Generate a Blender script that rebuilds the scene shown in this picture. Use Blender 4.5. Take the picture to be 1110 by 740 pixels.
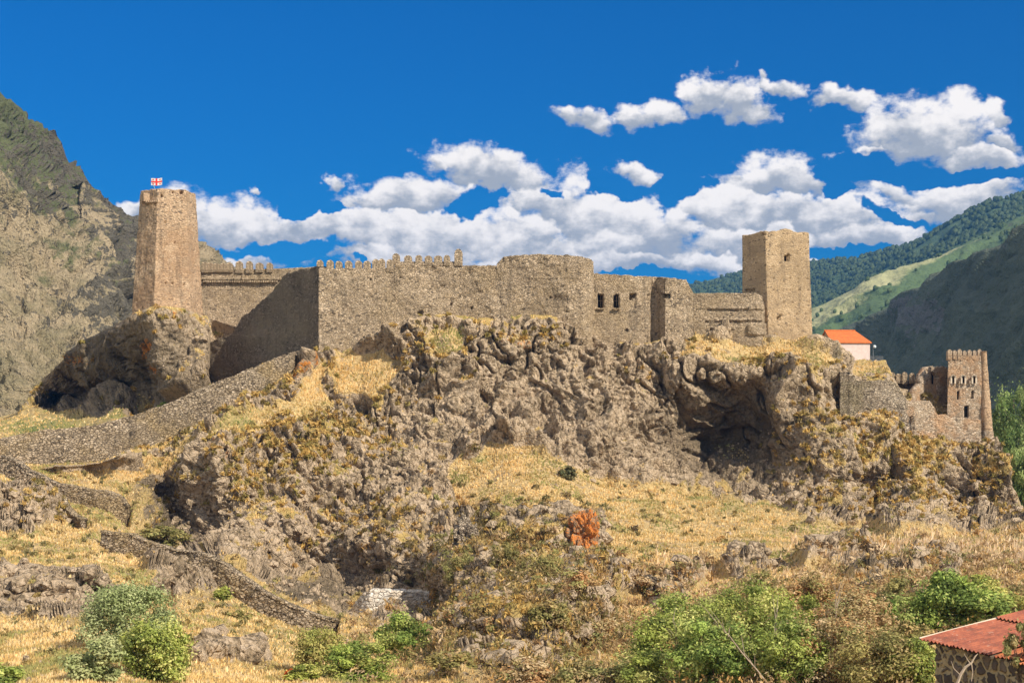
import bpy, math, random, time
import numpy as np
T0 = time.time()
random.seed(7); rng = np.random.default_rng(7)
S = bpy.context.scene
for o in list(bpy.data.objects): bpy.data.objects.remove(o)
# ------------------------------------------------------------------ camera
F, HX, HY = 1471.0, 555.0, 450.0          # focal length in photo pixels, vanishing point of the view direction
cd = bpy.data.cameras.new('camera'); cam = bpy.data.objects.new('camera', cd)
S.collection.objects.link(cam); S.camera = cam
cam.location = (0, 0, 0); cam.rotation_euler = (math.radians(90), 0, 0)
cd.sensor_width = 36; cd.lens = 36*F/1110; cd.shift_y = 80/1110
cd.clip_start = 0.5; cd.clip_end = 20000
# ------------------------------------------------------------------ light
SUN = np.array([0.58, -0.53, 0.62]); SUN /= np.linalg.norm(SUN)      # direction towards the sun
sl = bpy.data.lights.new('sun', 'SUN'); sl.energy = 4.6; sl.angle = math.radians(0.5); sl.color = (1.0, 0.93, 0.80)
so = bpy.data.objects.new('sun', sl); S.collection.objects.link(so)
from mathutils import Vector
so.rotation_euler = Vector(SUN).to_track_quat('Z', 'Y').to_euler()
S.view_settings.view_transform = 'Standard'; S.view_settings.look = 'None'
S.view_settings.exposure = 0.55; S.view_settings.gamma = 1.0
SKY_STRENGTH = 0.09

# ------------------------------------------------------------------ node helpers
class NT:
    def __init__(s, tree): s.t = tree; s.n = tree.nodes; s.l = tree.links
    def new(s, typ, **kw):
        n = s.n.new(typ)
        for k, v in kw.items(): setattr(n, k, v)
        return n
    def put(s, sock, v):
        if isinstance(v, bpy.types.NodeSocket): s.l.new(v, sock)
        elif v is not None:
            if isinstance(v, (tuple, list)) and len(v) == 3 and sock.type == 'RGBA': v = (*v, 1)
            sock.default_value = v
    def math(s, op, a, b=None, c=None, clamp=False):
        n = s.new('ShaderNodeMath', operation=op, use_clamp=clamp)
        s.put(n.inputs[0], a); s.put(n.inputs[1], b); s.put(n.inputs[2], c); return n.outputs[0]
    def vmath(s, op, a, b=None):
        n = s.new('ShaderNodeVectorMath', operation=op)
        s.put(n.inputs[0], a); s.put(n.inputs[1], b)
        return n.outputs['Value'] if op in ('LENGTH', 'DOT_PRODUCT') else n.outputs[0]
    def noise(s, vec, scale, detail=4, rough=0.55, dist=0.0, typ='FBM'):
        n = s.new('ShaderNodeTexNoise'); n.noise_type = typ
        s.put(n.inputs['Vector'], vec); s.put(n.inputs['Scale'], scale); s.put(n.inputs['Detail'], detail)
        s.put(n.inputs['Roughness'], rough); s.put(n.inputs['Distortion'], dist); return n.outputs[0]
    def voro(s, vec, scale, feature='F1', out='Distance', rand=1.0):
        n = s.new('ShaderNodeTexVoronoi', feature=feature)
        s.put(n.inputs['Vector'], vec); s.put(n.inputs['Scale'], scale); s.put(n.inputs['Randomness'], rand)
        return n.outputs[out]
    def ramp(s, fac, a, b, lo=0.0, hi=1.0):
        n = s.new('ShaderNodeMapRange', interpolation_type='SMOOTHSTEP')
        s.put(n.inputs[0], fac); s.put(n.inputs[1], a); s.put(n.inputs[2], b); s.put(n.inputs[3], lo); s.put(n.inputs[4], hi)
        return n.outputs[0]
    def mix(s, fac, a, b, blend='MIX'):
        n = s.new('ShaderNodeMix', data_type='RGBA', blend_type=blend)
        s.put(n.inputs[0], fac); s.put(n.inputs[6], a); s.put(n.inputs[7], b); return n.outputs[2]
    def bump(s, h, strength=1.0, dist=0.1, normal=None):
        n = s.new('ShaderNodeBump'); s.put(n.inputs['Height'], h)
        n.inputs['Strength'].default_value = strength; n.inputs['Distance'].default_value = dist
        if normal is not None: s.put(n.inputs['Normal'], normal)
        return n.outputs[0]
    def scale(s, vec, v):
        return s.vmath('MULTIPLY', vec, v)
    def attr(s, name): return s.new('ShaderNodeAttribute', attribute_name=name)

def material(name):
    m = bpy.data.materials.new(name); m.use_nodes = True; m.node_tree.nodes.clear()
    t = NT(m.node_tree); out = t.new('ShaderNodeOutputMaterial')
    b = t.new('ShaderNodeBsdfPrincipled'); b.inputs['Specular IOR Level'].default_value = 0.15
    b.inputs['Roughness'].default_value = 0.92
    t.l.new(b.outputs[0], out.inputs[0]); pos = t.new('ShaderNodeTexCoord').outputs['Object']
    return m, t, b, pos, out

# ------------------------------------------------------------------ world: sky with drifting cumulus
W = bpy.data.worlds.new('World'); S.world = W; W.use_nodes = True; W.node_tree.nodes.clear()
wt = NT(W.node_tree)
def azel(px, py):
    x, z = (px-HX)/F, (HY-py)/F
    return math.atan2(x, 1), math.atan2(z, math.hypot(1, x))
g = bpy.data.node_groups.new('cloud_density', 'ShaderNodeTree')
g.interface.new_socket('UV', in_out='INPUT', socket_type='NodeSocketVector')
g.interface.new_socket('Density', in_out='OUTPUT', socket_type='NodeSocketFloat'); g.interface.new_socket('Height', in_out='OUTPUT', socket_type='NodeSocketFloat')
gt = NT(g); gi = gt.new('NodeGroupInput'); go = gt.new('NodeGroupOutput'); uv = gi.outputs[0]
# px, py, rx, ry, tilt (degrees), weight
CL = [(165,222,45,9,8,1),(205,235,35,26,0,1),(262,243,75,25,0,1.1),(350,243,70,20,0,1),(270,276,60,13,10,1),(440,212,78,19,3,1.05),(357,200,16,9,0,.8),(276,203,9,5,0,.55),
      (380,250,60,30,0,1),(460,252,75,32,0,1.15),(535,186,72,21,-12,1.1),(470,172,20,9,-30,.7),(420,280,70,14,0,1),(560,262,65,30,0,1.05),(600,225,70,30,-8,.95),
      (645,235,58,40,-15,1.05),(700,248,70,30,-12,1.05),(618,275,95,25,0,1),(690,280,85,15,0,.95),(440,272,110,20,0,1),(570,284,130,15,0,1),(660,262,70,24,0,1),(700,186,38,9,-15,.8),(642,132,33,11,-8,1),(700,122,38,13,0,.95),(765,105,32,15,10,1),(812,114,42,15,-20,1),
      (850,98,38,10,-12,.85),(912,108,30,12,-20,1),(825,86,14,9,0,.6),(800,188,20,10,0,.7),(850,195,75,19,-3,1.05),(790,225,60,30,0,1),(870,235,95,24,-8,1.1),(930,258,75,18,-5,1),(820,262,75,22,0,.95),(765,285,60,14,0,.9),
      (1005,138,60,26,-3,1.1),(1062,168,44,18,-20,1),(1085,122,18,14,0,.75),(1085,150,30,12,-15,.9),(950,160,26,8,5,.6),(980,212,45,12,-15,.75),(1040,218,62,24,5,1.05),(995,238,40,15,0,.8),(880,285,70,8,0,.8)]
w1 = gt.new('ShaderNodeTexNoise'); gt.put(w1.inputs['Vector'], uv); w1.inputs['Scale'].default_value = 26; w1.inputs['Detail'].default_value = 4; w1.inputs['Roughness'].default_value = .60
wv = gt.vmath('SUBTRACT', w1.outputs['Color'], (.5, .5, .5)); wv = gt.scale(wv, (.062, .038, 0))
uvw = gt.vmath('ADD', uv, wv)
acc = None
for (px, py, rx, ry, tilt, wgt) in CL:
    a, e = azel(px, py); ca, sa = math.cos(math.radians(tilt)), math.sin(math.radians(tilt))
    m = gt.new('ShaderNodeMapping', vector_type='TEXTURE')
    src = uvw if acc is None else gt.vmath('ADD', uvw, gt.math('MULTIPLY', acc, 1e-7))      # chained so that the shader keeps few values alive
    gt.put(m.inputs[0], src); m.inputs[1].default_value = (a, e, 0); m.inputs[2].default_value = (0, 0, math.radians(tilt)); m.inputs[3].default_value = (rx*1.10/F, ry*1.22/F, 1)
    v = gt.math('SUBTRACT', wgt, gt.vmath('LENGTH', m.outputs[0]))
    sy = gt.new('ShaderNodeSeparateXYZ'); gt.put(sy.inputs[0], m.outputs[0]); yy = sy.outputs[1]
    if acc is None: acc = v; hgt = yy
    else:
        ww = gt.math('MULTIPLY_ADD', gt.math('SUBTRACT', v, acc), 4.0, .5, clamp=True)
        hgt = gt.math('ADD', gt.math('MULTIPLY', yy, ww), gt.math('MULTIPLY', hgt, gt.math('SUBTRACT', 1.0, ww)))
        s_ = gt.new('ShaderNodeMath', operation='SMOOTH_MAX'); gt.put(s_.inputs[0], acc); gt.put(s_.inputs[1], v); s_.inputs[2].default_value = .10; acc = s_.outputs[0]
for (px, py, rx, ry, tilt) in [(300,269,75,9,3),(512,218,24,12,0),(665,200,22,9,-10),(742,205,30,13,10),(400,287,16,3,0),(1030,193,60,7,-3),(345,222,30,6,0),(600,160,10,4,0),(905,209,12,7,0),(690,296,45,4,0),(960,236,32,6,-20),(930,184,45,12,0),(905,276,50,5,0),(600,210,14,6,0)]:
    a, e = azel(px, py); m = gt.new('ShaderNodeMapping', vector_type='TEXTURE')
    gt.put(m.inputs[0], gt.vmath('ADD', uvw, gt.math('MULTIPLY', acc, 1e-7))); m.inputs[1].default_value = (a, e, 0); m.inputs[2].default_value = (0, 0, math.radians(tilt)); m.inputs[3].default_value = (rx*1.2/F, ry*1.3/F, 1)
    acc = gt.math('SUBTRACT', acc, gt.math('MULTIPLY', gt.math('SUBTRACT', 1.1, gt.vmath('LENGTH', m.outputs[0]), clamp=True), 1.5))
fine = gt.noise(gt.scale(uv, (1, 1.5, 1)), 55, 6, .60)
fine2 = gt.noise(gt.scale(uv, (1, 1.35, 1)), 22, 2, .5)
acc = gt.math('ADD', acc, gt.math('MULTIPLY', gt.math('SUBTRACT', fine, .5), 1.45))
acc = gt.math('ADD', acc, gt.math('MULTIPLY', gt.math('SUBTRACT', fine2, .5), .9))
gt.l.new(acc, go.inputs[0])
hgt = gt.math('ADD', hgt, gt.math('ADD', gt.math('MULTIPLY', gt.math('SUBTRACT', fine, .5), 2.2), gt.math('MULTIPLY', gt.math('SUBTRACT', fine2, .5), 1.6)))
gt.l.new(hgt, go.inputs[1])

tc = wt.new('ShaderNodeTexCoord'); sx = wt.new('ShaderNodeSeparateXYZ'); wt.put(sx.inputs[0], tc.outputs['Generated'])
az = wt.math('ARCTAN2', sx.outputs[0], sx.outputs[1]); el = wt.math('ARCSINE', sx.outputs[2])
cu = wt.new('ShaderNodeCombineXYZ'); wt.put(cu.inputs[0], az); wt.put(cu.inputs[1], el); uvo = cu.outputs[0]
cg = wt.new('ShaderNodeGroup'); cg.node_tree = g; wt.put(cg.inputs[0], uvo); d0, hh0 = cg.outputs[0], cg.outputs[1]
cover = wt.ramp(d0, -.05, .42)
lit = wt.math('ADD', wt.math('MULTIPLY', wt.ramp(hh0, -.55, .60), .95), wt.ramp(d0, .35, .0, 0, .25), clamp=True)
sky = wt.new('ShaderNodeTexSky', sky_type='NISHITA'); sky.sun_disc = False
sky.sun_elevation = math.asin(SUN[2]); sky.sun_rotation = math.atan2(SUN[0], SUN[1])
sky.altitude = 1200; sky.air_density = 1.0; sky.dust_density = 0.2; sky.ozone_density = 3.0
skyc = wt.mix(1.0, sky.outputs[0], wt.mix(wt.ramp(el, .0, .36), (0.008, 0.29, .54), (0.012, 0.40, .80)), 'MULTIPLY')
cloudc = wt.mix(lit, (3.0, 3.3, 3.8), (8.2, 7.8, 7.5))
bgA = wt.new('ShaderNodeBackground'); wt.put(bgA.inputs[0], wt.mix(cover, skyc, cloudc)); bgA.inputs[1].default_value = SKY_STRENGTH
# the rest of the sky, unseen: bright clouds added to fill the shadows
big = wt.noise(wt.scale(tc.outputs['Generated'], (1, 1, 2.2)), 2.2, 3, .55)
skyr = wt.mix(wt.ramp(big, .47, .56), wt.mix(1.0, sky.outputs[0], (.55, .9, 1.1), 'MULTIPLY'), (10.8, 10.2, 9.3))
bgFill = wt.new('ShaderNodeBackground'); wt.put(bgFill.inputs[0], skyr); bgFill.inputs[1].default_value = SKY_STRENGTH
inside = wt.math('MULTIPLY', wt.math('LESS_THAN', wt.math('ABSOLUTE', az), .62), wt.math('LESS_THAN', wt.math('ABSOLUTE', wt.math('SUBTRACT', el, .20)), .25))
mxw = wt.new('ShaderNodeMixShader'); wt.l.new(inside, mxw.inputs[0]); wt.l.new(bgFill.outputs[0], mxw.inputs[1]); wt.l.new(bgA.outputs[0], mxw.inputs[2])
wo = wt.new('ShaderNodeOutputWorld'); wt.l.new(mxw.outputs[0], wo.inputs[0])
W.cycles.sampling_method = 'MANUAL'; W.cycles.sample_map_resolution = 128

# ------------------------------------------------------------------ numpy noise
def _h(ix, iy, iz, seed):
    h = (ix.astype(np.uint32)*np.uint32(374761393) + iy.astype(np.uint32)*np.uint32(668265263) + iz.astype(np.uint32)*np.uint32(2147483647) + np.uint32(seed*144665)) 
    h = (h ^ (h >> np.uint32(13)))*np.uint32(1274126177); h ^= h >> np.uint32(16); h *= np.uint32(2246822519); h ^= h >> np.uint32(13)
    return h
def hashf(ix, iy, iz, seed): return _h(ix, iy, iz, seed).astype(np.float32)/np.float32(4294967295.0)
def vnoise(p, seed=0):
    """gradient-like value noise in [-1,1]; p (N,3)"""
    i = np.floor(p).astype(np.int32); f = (p - i).astype(np.float32); f = f*f*f*(f*(f*6-15)+10); r = 0
    for dx in (0, 1):
        wx = f[:, 0] if dx else 1-f[:, 0]
        for dy in (0, 1):
            wy = f[:, 1] if dy else 1-f[:, 1]
            for dz in (0, 1):
                wz = f[:, 2] if dz else 1-f[:, 2]
                r = r + wx*wy*wz*hashf(i[:, 0]+dx, i[:, 1]+dy, i[:, 2]+dz, seed)
    return r*2-1
def fbm(p, octv=4, seed=0, gain=.5, ridged=False):
    r = 0; a = 1.0; tot = 0; p = p.copy()
    for k in range(octv):
        n = vnoise(p, seed+k*17)
        if ridged: n = 1-2*np.abs(n)
        r = r + a*n; tot += a; a *= gain; p = p*2.03 + 11.7
    return r/tot
def worley(p, seed=0):
    """returns F1, F2, random value of nearest cell, offset vector to nearest"""
    i = np.floor(p).astype(np.int32); n = len(p)
    f1 = np.full(n, 9., np.float32); f2 = f1.copy(); idr = np.zeros(n, np.float32); off = np.zeros((n, 3), np.float32)
    for dx in (-1, 0, 1):
        for dy in (-1, 0, 1):
            for dz in (-1, 0, 1):
                c = i + np.array([dx, dy, dz], np.int32)
                q = np.stack([hashf(c[:, 0], c[:, 1], c[:, 2], seed+k) for k in (1, 2, 3)], 1)
                v = (c + q - p).astype(np.float32); d = np.sqrt((v*v).sum(1))
                m = d < f1
                f2 = np.where(m, f1, np.minimum(f2, d))
                idr = np.where(m, q[:, 0]*.37+q[:, 1]*.63, idr); off = np.where(m[:, None], v, off); f1 = np.where(m, d, f1)
    return f1, f2, idr, off
def sstep(x, a, b):
    t = np.clip((x-a)/(b-a), 0, 1); return t*t*(3-2*t)

def at(px, py, Y): return ((px-HX)/F*Y, Y, (HY-py)/F*Y)
def atv(px, py, Y): return np.stack([(px-HX)/F*Y, Y+0*px, (HY-py)/F*Y], -1)

# ------------------------------------------------------------------ object helpers
def mesh_np(name, V, Fc, mat=None, parent=None, smooth=True, attrs=None, uniform=True):
    """V (N,3); Fc (M,k) same-size faces or list of such arrays"""
    me = bpy.data.meshes.new(name)
    if not isinstance(Fc, list): Fc = [Fc]
    Fc = [np.asarray(f, np.int32) for f in Fc if len(f)]
    me.vertices.add(len(V)); me.vertices.foreach_set('co', np.asarray(V, np.float32).ravel())
    loops = np.concatenate([f.ravel() for f in Fc]); tot = np.concatenate([np.full(len(f), f.shape[1], np.int32) for f in Fc])
    me.loops.add(len(loops)); me.loops.foreach_set('vertex_index', loops)
    me.polygons.add(len(tot)); me.polygons.foreach_set('loop_start', np.concatenate([[0], np.cumsum(tot)[:-1]]).astype(np.int32))
    me.polygons.foreach_set('loop_total', tot)
    me.polygons.foreach_set('use_smooth', np.full(len(tot), smooth))
    me.update(calc_edges=True); me.validate()
    if attrs:
        for k, v in attrs.items():
            v = np.asarray(v, np.float32)
            if v.ndim == 1: a = me.attributes.new(k, 'FLOAT', 'POINT'); a.data.foreach_set('value', v)
            else: a = me.attributes.new(k, 'FLOAT_COLOR', 'POINT'); a.data.foreach_set('color', v.ravel())
    o = bpy.data.objects.new(name, me); S.collection.objects.link(o)
    if mat: me.materials.append(mat)
    if parent: attach(o, parent)
    return o
def attach(o, parent):
    o.parent = parent; o.matrix_parent_inverse = parent.matrix_basis.inverted()
def tag(o, label=None, cat=None, group=None, kind=None):
    if label: o['label'] = label
    if cat: o['category'] = cat
    if group: o['group'] = group
    if kind: o['kind'] = kind
    return o
def thing(name, loc, label, cat, group=None):
    o = bpy.data.objects.new(name, None); S.collection.objects.link(o); o.location = loc; o.empty_display_size = .5
    return tag(o, label, cat, group)
def grid_faces(nr, nc, wrap=False):
    r = np.arange(nr-1)[:, None]; c = np.arange(nc if wrap else nc-1)[None, :]; c2 = (c+1) % nc
    return np.stack([r*nc+c, r*nc+c2, (r+1)*nc+c2, (r+1)*nc+c], -1).reshape(-1, 4)
class MB:
    """collects simple solids into one mesh"""
    def __init__(s): s.v = []; s.f = []; s.n = 0
    def add(s, V, Fs):
        s.v.append(np.asarray(V, float)); s.f += [[i+s.n for i in f] for f in Fs]; s.n += len(V)
    def box(s, c, size, rz=0, rx=0, ry=0):
        from mathutils import Matrix
        M = Matrix.Translation(c) @ Matrix.Rotation(rz, 4, 'Z') @ Matrix.Rotation(ry, 4, 'Y') @ Matrix.Rotation(rx, 4, 'X')
        V = [M @ Vector((x*size[0]/2, y*size[1]/2, z*size[2]/2)) for x in (-1, 1) for y in (-1, 1) for z in (-1, 1)]
        s.add([tuple(v) for v in V], [(0,1,3,2),(4,6,7,5),(0,4,5,1),(2,3,7,6),(0,2,6,4),(1,5,7,3)])
    def prism(s, ring0, ring1):
        n = len(ring0); V = list(ring0)+list(ring1)
        s.add(V, [tuple(range(n-1, -1, -1)), tuple(range(n, 2*n))]+[(i, (i+1) % n, (i+1) % n+n, i+n) for i in range(n)])
    def tube(s, pts, radii, n=6):
        pts = [Vector(p) for p in pts]; rings = []
        for i, p in enumerate(pts):
            d = (pts[min(i+1, len(pts)-1)]-pts[max(i-1, 0)]).normalized()
            a = d.orthogonal().normalized(); b = d.cross(a)
            rings.append([tuple(p + (a*math.cos(t)+b*math.sin(t))*radii[i]) for t in [k*2*math.pi/n for k in range(n)]])
        V = [v for r in rings for v in r]; Fs = []
        for i in range(len(pts)-1):
            for k in range(n): Fs.append((i*n+k, i*n+(k+1) % n, (i+1)*n+(k+1) % n, (i+1)*n+k))
        Fs += [tuple(range(n-1, -1, -1)), tuple((len(pts)-1)*n+k for k in range(n))]
        s.add(V, Fs)
    def build(s, name, mat, parent=None, smooth=False):
        me = bpy.data.meshes.new(name); me.from_pydata(np.concatenate(s.v).tolist(), [], s.f); me.update()
        if smooth: me.polygons.foreach_set('use_smooth', [True]*len(me.polygons))
        o = bpy.data.objects.new(name, me); S.collection.objects.link(o); me.materials.append(mat)
        if parent: attach(o, parent)
        return o

# ------------------------------------------------------------------ materials
def mat_hill():
    m, t, b, P, out = material('hill_surface')
    veg = t.attr('veg').outputs['Fac']; lich = t.attr('lichen').outputs['Fac']; grn = t.attr('green').outputs['Fac']; shd = t.attr('rock_shade').outputs['Fac']; cav = t.attr('crack_shade').outputs['Fac']
    n1 = t.noise(P, .22, 5, .6); n2 = t.noise(P, 1.7, 5, .65); n3 = t.noise(P, 6, 4, .7)
    rock = t.mix(t.ramp(n1, .42, .64), (.54, .395, .25), (.31, .225, .135))
    rock = t.mix(t.ramp(n2, .42, .62), rock, t.mix(n3, (.66, .50, .345), (.50, .375, .25)))
    rock = t.mix(t.ramp(n2, .46, .36, 0, .75), rock, (.10, .076, .05))  # dark mottles painted in as small shadow spots
    ck = t.voro(t.vmath('ADD', t.scale(P, (1, 1, .8)), t.scale(t.new('ShaderNodeTexNoise').outputs['Color'], (0, 0, 0))), 1.1, 'DISTANCE_TO_EDGE')
    rock = t.mix(t.ramp(t.math('ADD', ck, t.math('MULTIPLY', n3, .10)), .045, .075, .55, 0), rock, (.05, .04, .03))
    rock = t.mix(t.ramp(cav, .0, 1., 0, .75), rock, (.06, .047, .03))  # crevices painted dark like the shade inside them
    rock = t.mix(t.ramp(t.noise(t.scale(P, (1, 1, .35)), .55, 5, .65), .52, .66, 0, .6), rock, (.17, .125, .075))
    brown = t.mix(n2, (.11, .085, .052), (.20, .15, .095))
    rock = t.mix(t.math('MULTIPLY', shd, .92), rock, brown)  # dark brown paints the shade on crag, overhang and recesses
    lm = t.ramp(t.math('ADD', lich, t.math('MULTIPLY', t.math('SUBTRACT', n2, .5), 1.6)), .42, .62)
    rock = t.mix(lm, rock, t.mix(n3, (.62, .22, .03), (.42, .17, .05)))
    g1 = t.mix(t.ramp(n2, .35, .68), (.70, .49, .23), (.55, .39, .17))
    g1 = t.mix(t.ramp(n3, .48, .66), g1, (.62, .42, .20))
    g1 = t.mix(t.ramp(n1, .56, .70, 0, .55), g1, (.27, .20, .08))
    g1 = t.mix(t.ramp(n3, .42, .30, 0, .7), g1, (.16, .11, .05))
    g1 = t.mix(t.math('MULTIPLY', grn, t.ramp(n2, .3, .6, .4, 1)), g1, (.13, .19, .045))
    soil = t.noise(P, .35, 5, .7); g1 = t.mix(t.ramp(soil, .54, .62, 0, .8), g1, (.36, .26, .16)); g1 = t.mix(t.ramp(soil, .44, .34, 0, .55), g1, (.27, .235, .09))
    g1 = t.mix(t.math('MULTIPLY', t.attr('onrock').outputs['Fac'], .75), g1, t.mix(n3, (.38, .265, .08), (.56, .39, .13)))
    vm = t.ramp(t.math('ADD', veg, t.math('MULTIPLY', t.math('SUBTRACT', n3, .5), .9)), .38, .62)
    c = t.mix(vm, rock, g1); t.put(b.inputs['Base Color'], c)
    h = t.math('ADD', t.math('MULTIPLY', n2, .5), t.math('MULTIPLY', n3, .28))
    h = t.math('ADD', h, t.math('MULTIPLY', t.ramp(ck, 0, .12), .18))
    t.put(b.inputs['Normal'], t.bump(h, 1.0, 1.05))
    return m
def mat_masonry(name, c1, c2, c3, mortar, sx=2.6, sz=4.2, bump=.16, patch=(.30, .24, .16), dark=.5, pscale=.12):
    m, t, b, P, out = material(name)
    w = t.new('ShaderNodeTexNoise'); t.put(w.inputs['Vector'], P); w.inputs['Scale'].default_value = 2.2; w.inputs['Detail'].default_value = 2
    Pw = t.vmath('ADD', P, t.scale(t.vmath('SUBTRACT', w.outputs['Color'], (.5, .5, .5)), (.35, .35, .25)))
    Q = t.scale(Pw, (sx, sx, sz))
    e = t.voro(Q, 1, 'DISTANCE_TO_EDGE'); v = t.new('ShaderNodeTexVoronoi'); t.put(v.inputs['Vector'], Q); v.inputs['Scale'].default_value = 1
    sc = t.new('ShaderNodeSeparateColor'); t.put(sc.inputs[0], v.outputs['Color'])
    n1 = t.noise(P, pscale, 5, .6); n2 = t.noise(P, .9, 5, .65); n3 = t.noise(P, 9, 3, .7)
    c = t.mix(sc.outputs[0], c1, c2)
    c = t.mix(t.ramp(sc.outputs[1], .62, .8), c, c3)
    c = t.mix(t.ramp(sc.outputs[2], .86, .93, 0, .75), c, (.06, .05, .04))
    c = t.mix(t.ramp(e, .10, .02), c, mortar)
    c = t.mix(t.ramp(e, .035, .0, 0, .75), c, (.05, .04, .03))
    c = t.mix(t.ramp(n1, .45, .62, 0, .7), c, patch)
    n4 = t.noise(t.scale(P, (.8, .8, 1.6)), pscale*2.3, 4, .55); c = t.mix(t.ramp(n4, .54, .60, 0, .55), c, t.mix(.5, c1, (.22, .17, .12))); c = t.mix(t.ramp(n4, .42, .36, 0, .5), c, c3)
    c = t.mix(t.ramp(n2, .42, .30, 0, dark), c, (.07, .06, .045))
    c = t.mix(t.ramp(n2, .56, .70, 0, .45), c, mortar)
    st = t.noise(t.scale(P, (.9, .9, .10)), 1.0, 4, .6)
    c = t.mix(t.ramp(st, .55, .70, 0, .38), c, (.10, .08, .06))
    t.put(b.inputs['Base Color'], c)
    h = t.math('ADD', t.ramp(e, 0, .16), t.math('MULTIPLY', n3, .6)); h = t.math('ADD', h, t.math('MULTIPLY', sc.outputs[1], .5))
    h = t.math('ADD', h, t.math('MULTIPLY', n2, 1.5))
    t.put(b.inputs['Normal'], t.bump(h, 1.0, bump)); return m
M = {}
M['hill'] = mat_hill()
M['wall'] = mat_masonry('fortress_masonry', (.53, .39, .25), (.42, .315, .205), (.63, .48, .325), (.57, .43, .285), bump=.22, dark=.6, patch=(.44, .32, .19))
M['darkwall'] = mat_masonry('shade_toned_masonry', (.24, .185, .13), (.18, .145, .105), (.32, .25, .18), (.22, .17, .12), bump=.18)  # darker wall stone: shade of the flank and back wall painted in
M['tower'] = mat_masonry('tower_masonry', (.60, .395, .235), (.50, .335, .21), (.66, .47, .30), (.60, .42, .27), 2.4, 5.0, .10, (.44, .27, .15), .45)
M['keep'] = mat_masonry('brown_tower_masonry', (.52, .36, .205), (.46, .32, .185), (.57, .41, .25), (.53, .37, .22), 2.6, 5.0, .07, (.37, .26, .15), .2)
M['gate'] = mat_masonry('gate_tower_masonry', (.54, .39, .26), (.44, .33, .23), (.62, .49, .36), (.56, .43, .30), 2.6, 4.2, .14, (.50, .28, .14), .5, .3)
M['lowwall'] = mat_masonry('dry_stone', (.46, .355, .25), (.37, .29, .21), (.56, .45, .33), (.30, .23, .16), 2.4, 3.6, .28, (.25, .20, .11), .7)
M['dry'] = mat_masonry('tan_dry_stone', (.48, .365, .24), (.38, .29, .195), (.58, .455, .32), (.27, .20, .13), 2.0, 3.2, .30, (.42, .30, .15), .8)
M['pale'] = mat_masonry('pale_limewash', (.74, .66, .56), (.64, .54, .43), (.80, .74, .65), (.70, .60, .48), 1.6, 2.4, .12, (.62, .44, .24), .3)
def flat(name, c, c2=None, scale=3., rough=.85, bump=0, metal=0):
    m, t, b, P, out = material(name); n = t.noise(P, scale, 5, .65)
    t.put(b.inputs['Base Color'], t.mix(t.ramp(n, .35, .65), c, c2 or c)); b.inputs['Roughness'].default_value = rough; b.inputs['Metallic'].default_value = metal
    if bump: t.put(b.inputs['Normal'], t.bump(n, 1, bump))
    return m
M['plaster'] = flat('pink_plaster', (.62, .50, .45), (.55, .43, .38), 1.5, .9, .03)
M['gable'] = flat('tan_gable', (.50, .36, .22), (.40, .28, .17), 1.5, .9, .03)
M['black'] = flat('dark_opening', (.02, .017, .014)); M['metal'] = flat('grey_metal', (.22, .23, .24), None, 3, .5, 0, .6)
M['white'] = flat('white_paint', (.60, .57, .55)); M['red'] = flat('red_cloth', (.62, .04, .03)); M['lampglass'] = flat('lamp_glass', (.7, .75, .75), None, 3, .3)
M['trim'] = flat('light_dressed_stone', (.56, .46, .34), (.50, .40, .30), 4)
def mat_tiles():
    m, t, b, P, out = material('orange_roof_tiles'); w = t.new('ShaderNodeTexWave', wave_type='BANDS', bands_direction='X'); t.put(w.inputs['Vector'], P); w.inputs['Scale'].default_value = 1.6; w.inputs['Distortion'].default_value = .4
    n = t.noise(P, 2.5, 5, .7); t.put(b.inputs['Base Color'], t.mix(t.ramp(n, .35, .65), (.62, .17, .05), (.46, .12, .04)))
    t.put(b.inputs['Normal'], t.bump(w.outputs['Fac'], .8, .06)); return m
M['tiles'] = mat_tiles()
def mat_leaf(name, tint=1.0):
    m, t, b, P, out = material(name); a = t.attr('col').outputs['Color']
    oi = t.new('ShaderNodeObjectInfo').outputs['Random']
    c = t.mix(t.ramp(oi, 0, 1, 0, .35), a, t.mix(1.0, a, (1.25, .95, .7), 'MULTIPLY'))
    t.put(b.inputs['Base Color'], c); b.inputs['Roughness'].default_value = .65
    tr = t.new('ShaderNodeBsdfTranslucent'); t.put(tr.inputs[0], c); mx = t.new('ShaderNodeMixShader'); mx.inputs[0].default_value = .28
    t.l.new(b.outputs[0], mx.inputs[1]); t.l.new(tr.outputs[0], mx.inputs[2]); t.l.new(mx.outputs[0], out.inputs[0]); return m
M['leaf'] = mat_leaf('leaves'); M['bark'] = flat('bark', (.16, .12, .085), (.09, .07, .05), 6, .9, .05); M['twig'] = flat('bare_twig', (.42, .33, .24), (.30, .23, .17), 6)

# ------------------------------------------------------------------ view-shaped relief sheets
def rbf(pts, lam=1e-3):
    p = np.array(pts, float); X = p[:, :2]/100.; z = np.log(p[:, 2])
    def K(r2): return .5*r2*np.log(r2+1e-12)
    n = len(X); r2 = ((X[:, None]-X[None])**2).sum(-1); A = np.zeros((n+3, n+3)); A[:n, :n] = K(r2)+lam*np.eye(n)
    A[:n, n] = 1; A[:n, n+1:] = X; A[n, :n] = 1; A[n+1:, :n] = X.T
    w = np.linalg.solve(A, np.concatenate([z, [0, 0, 0]]))
    def f(px, py):
        q = np.stack([px.ravel(), py.ravel()], 1)/100.; out = np.empty(len(q))
        for k in range(0, len(q), 20000):
            qq = q[k:k+20000]; r = ((qq[:, None]-X[None])**2).sum(-1); out[k:k+20000] = K(r)@w[:n]+w[n]+qq@w[n+1:]
        return np.exp(out).reshape(px.shape)
    return f
def interp(xs, tab): a = np.array(tab, float); return np.interp(xs, a[:, 0], a[:, 1])
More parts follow.
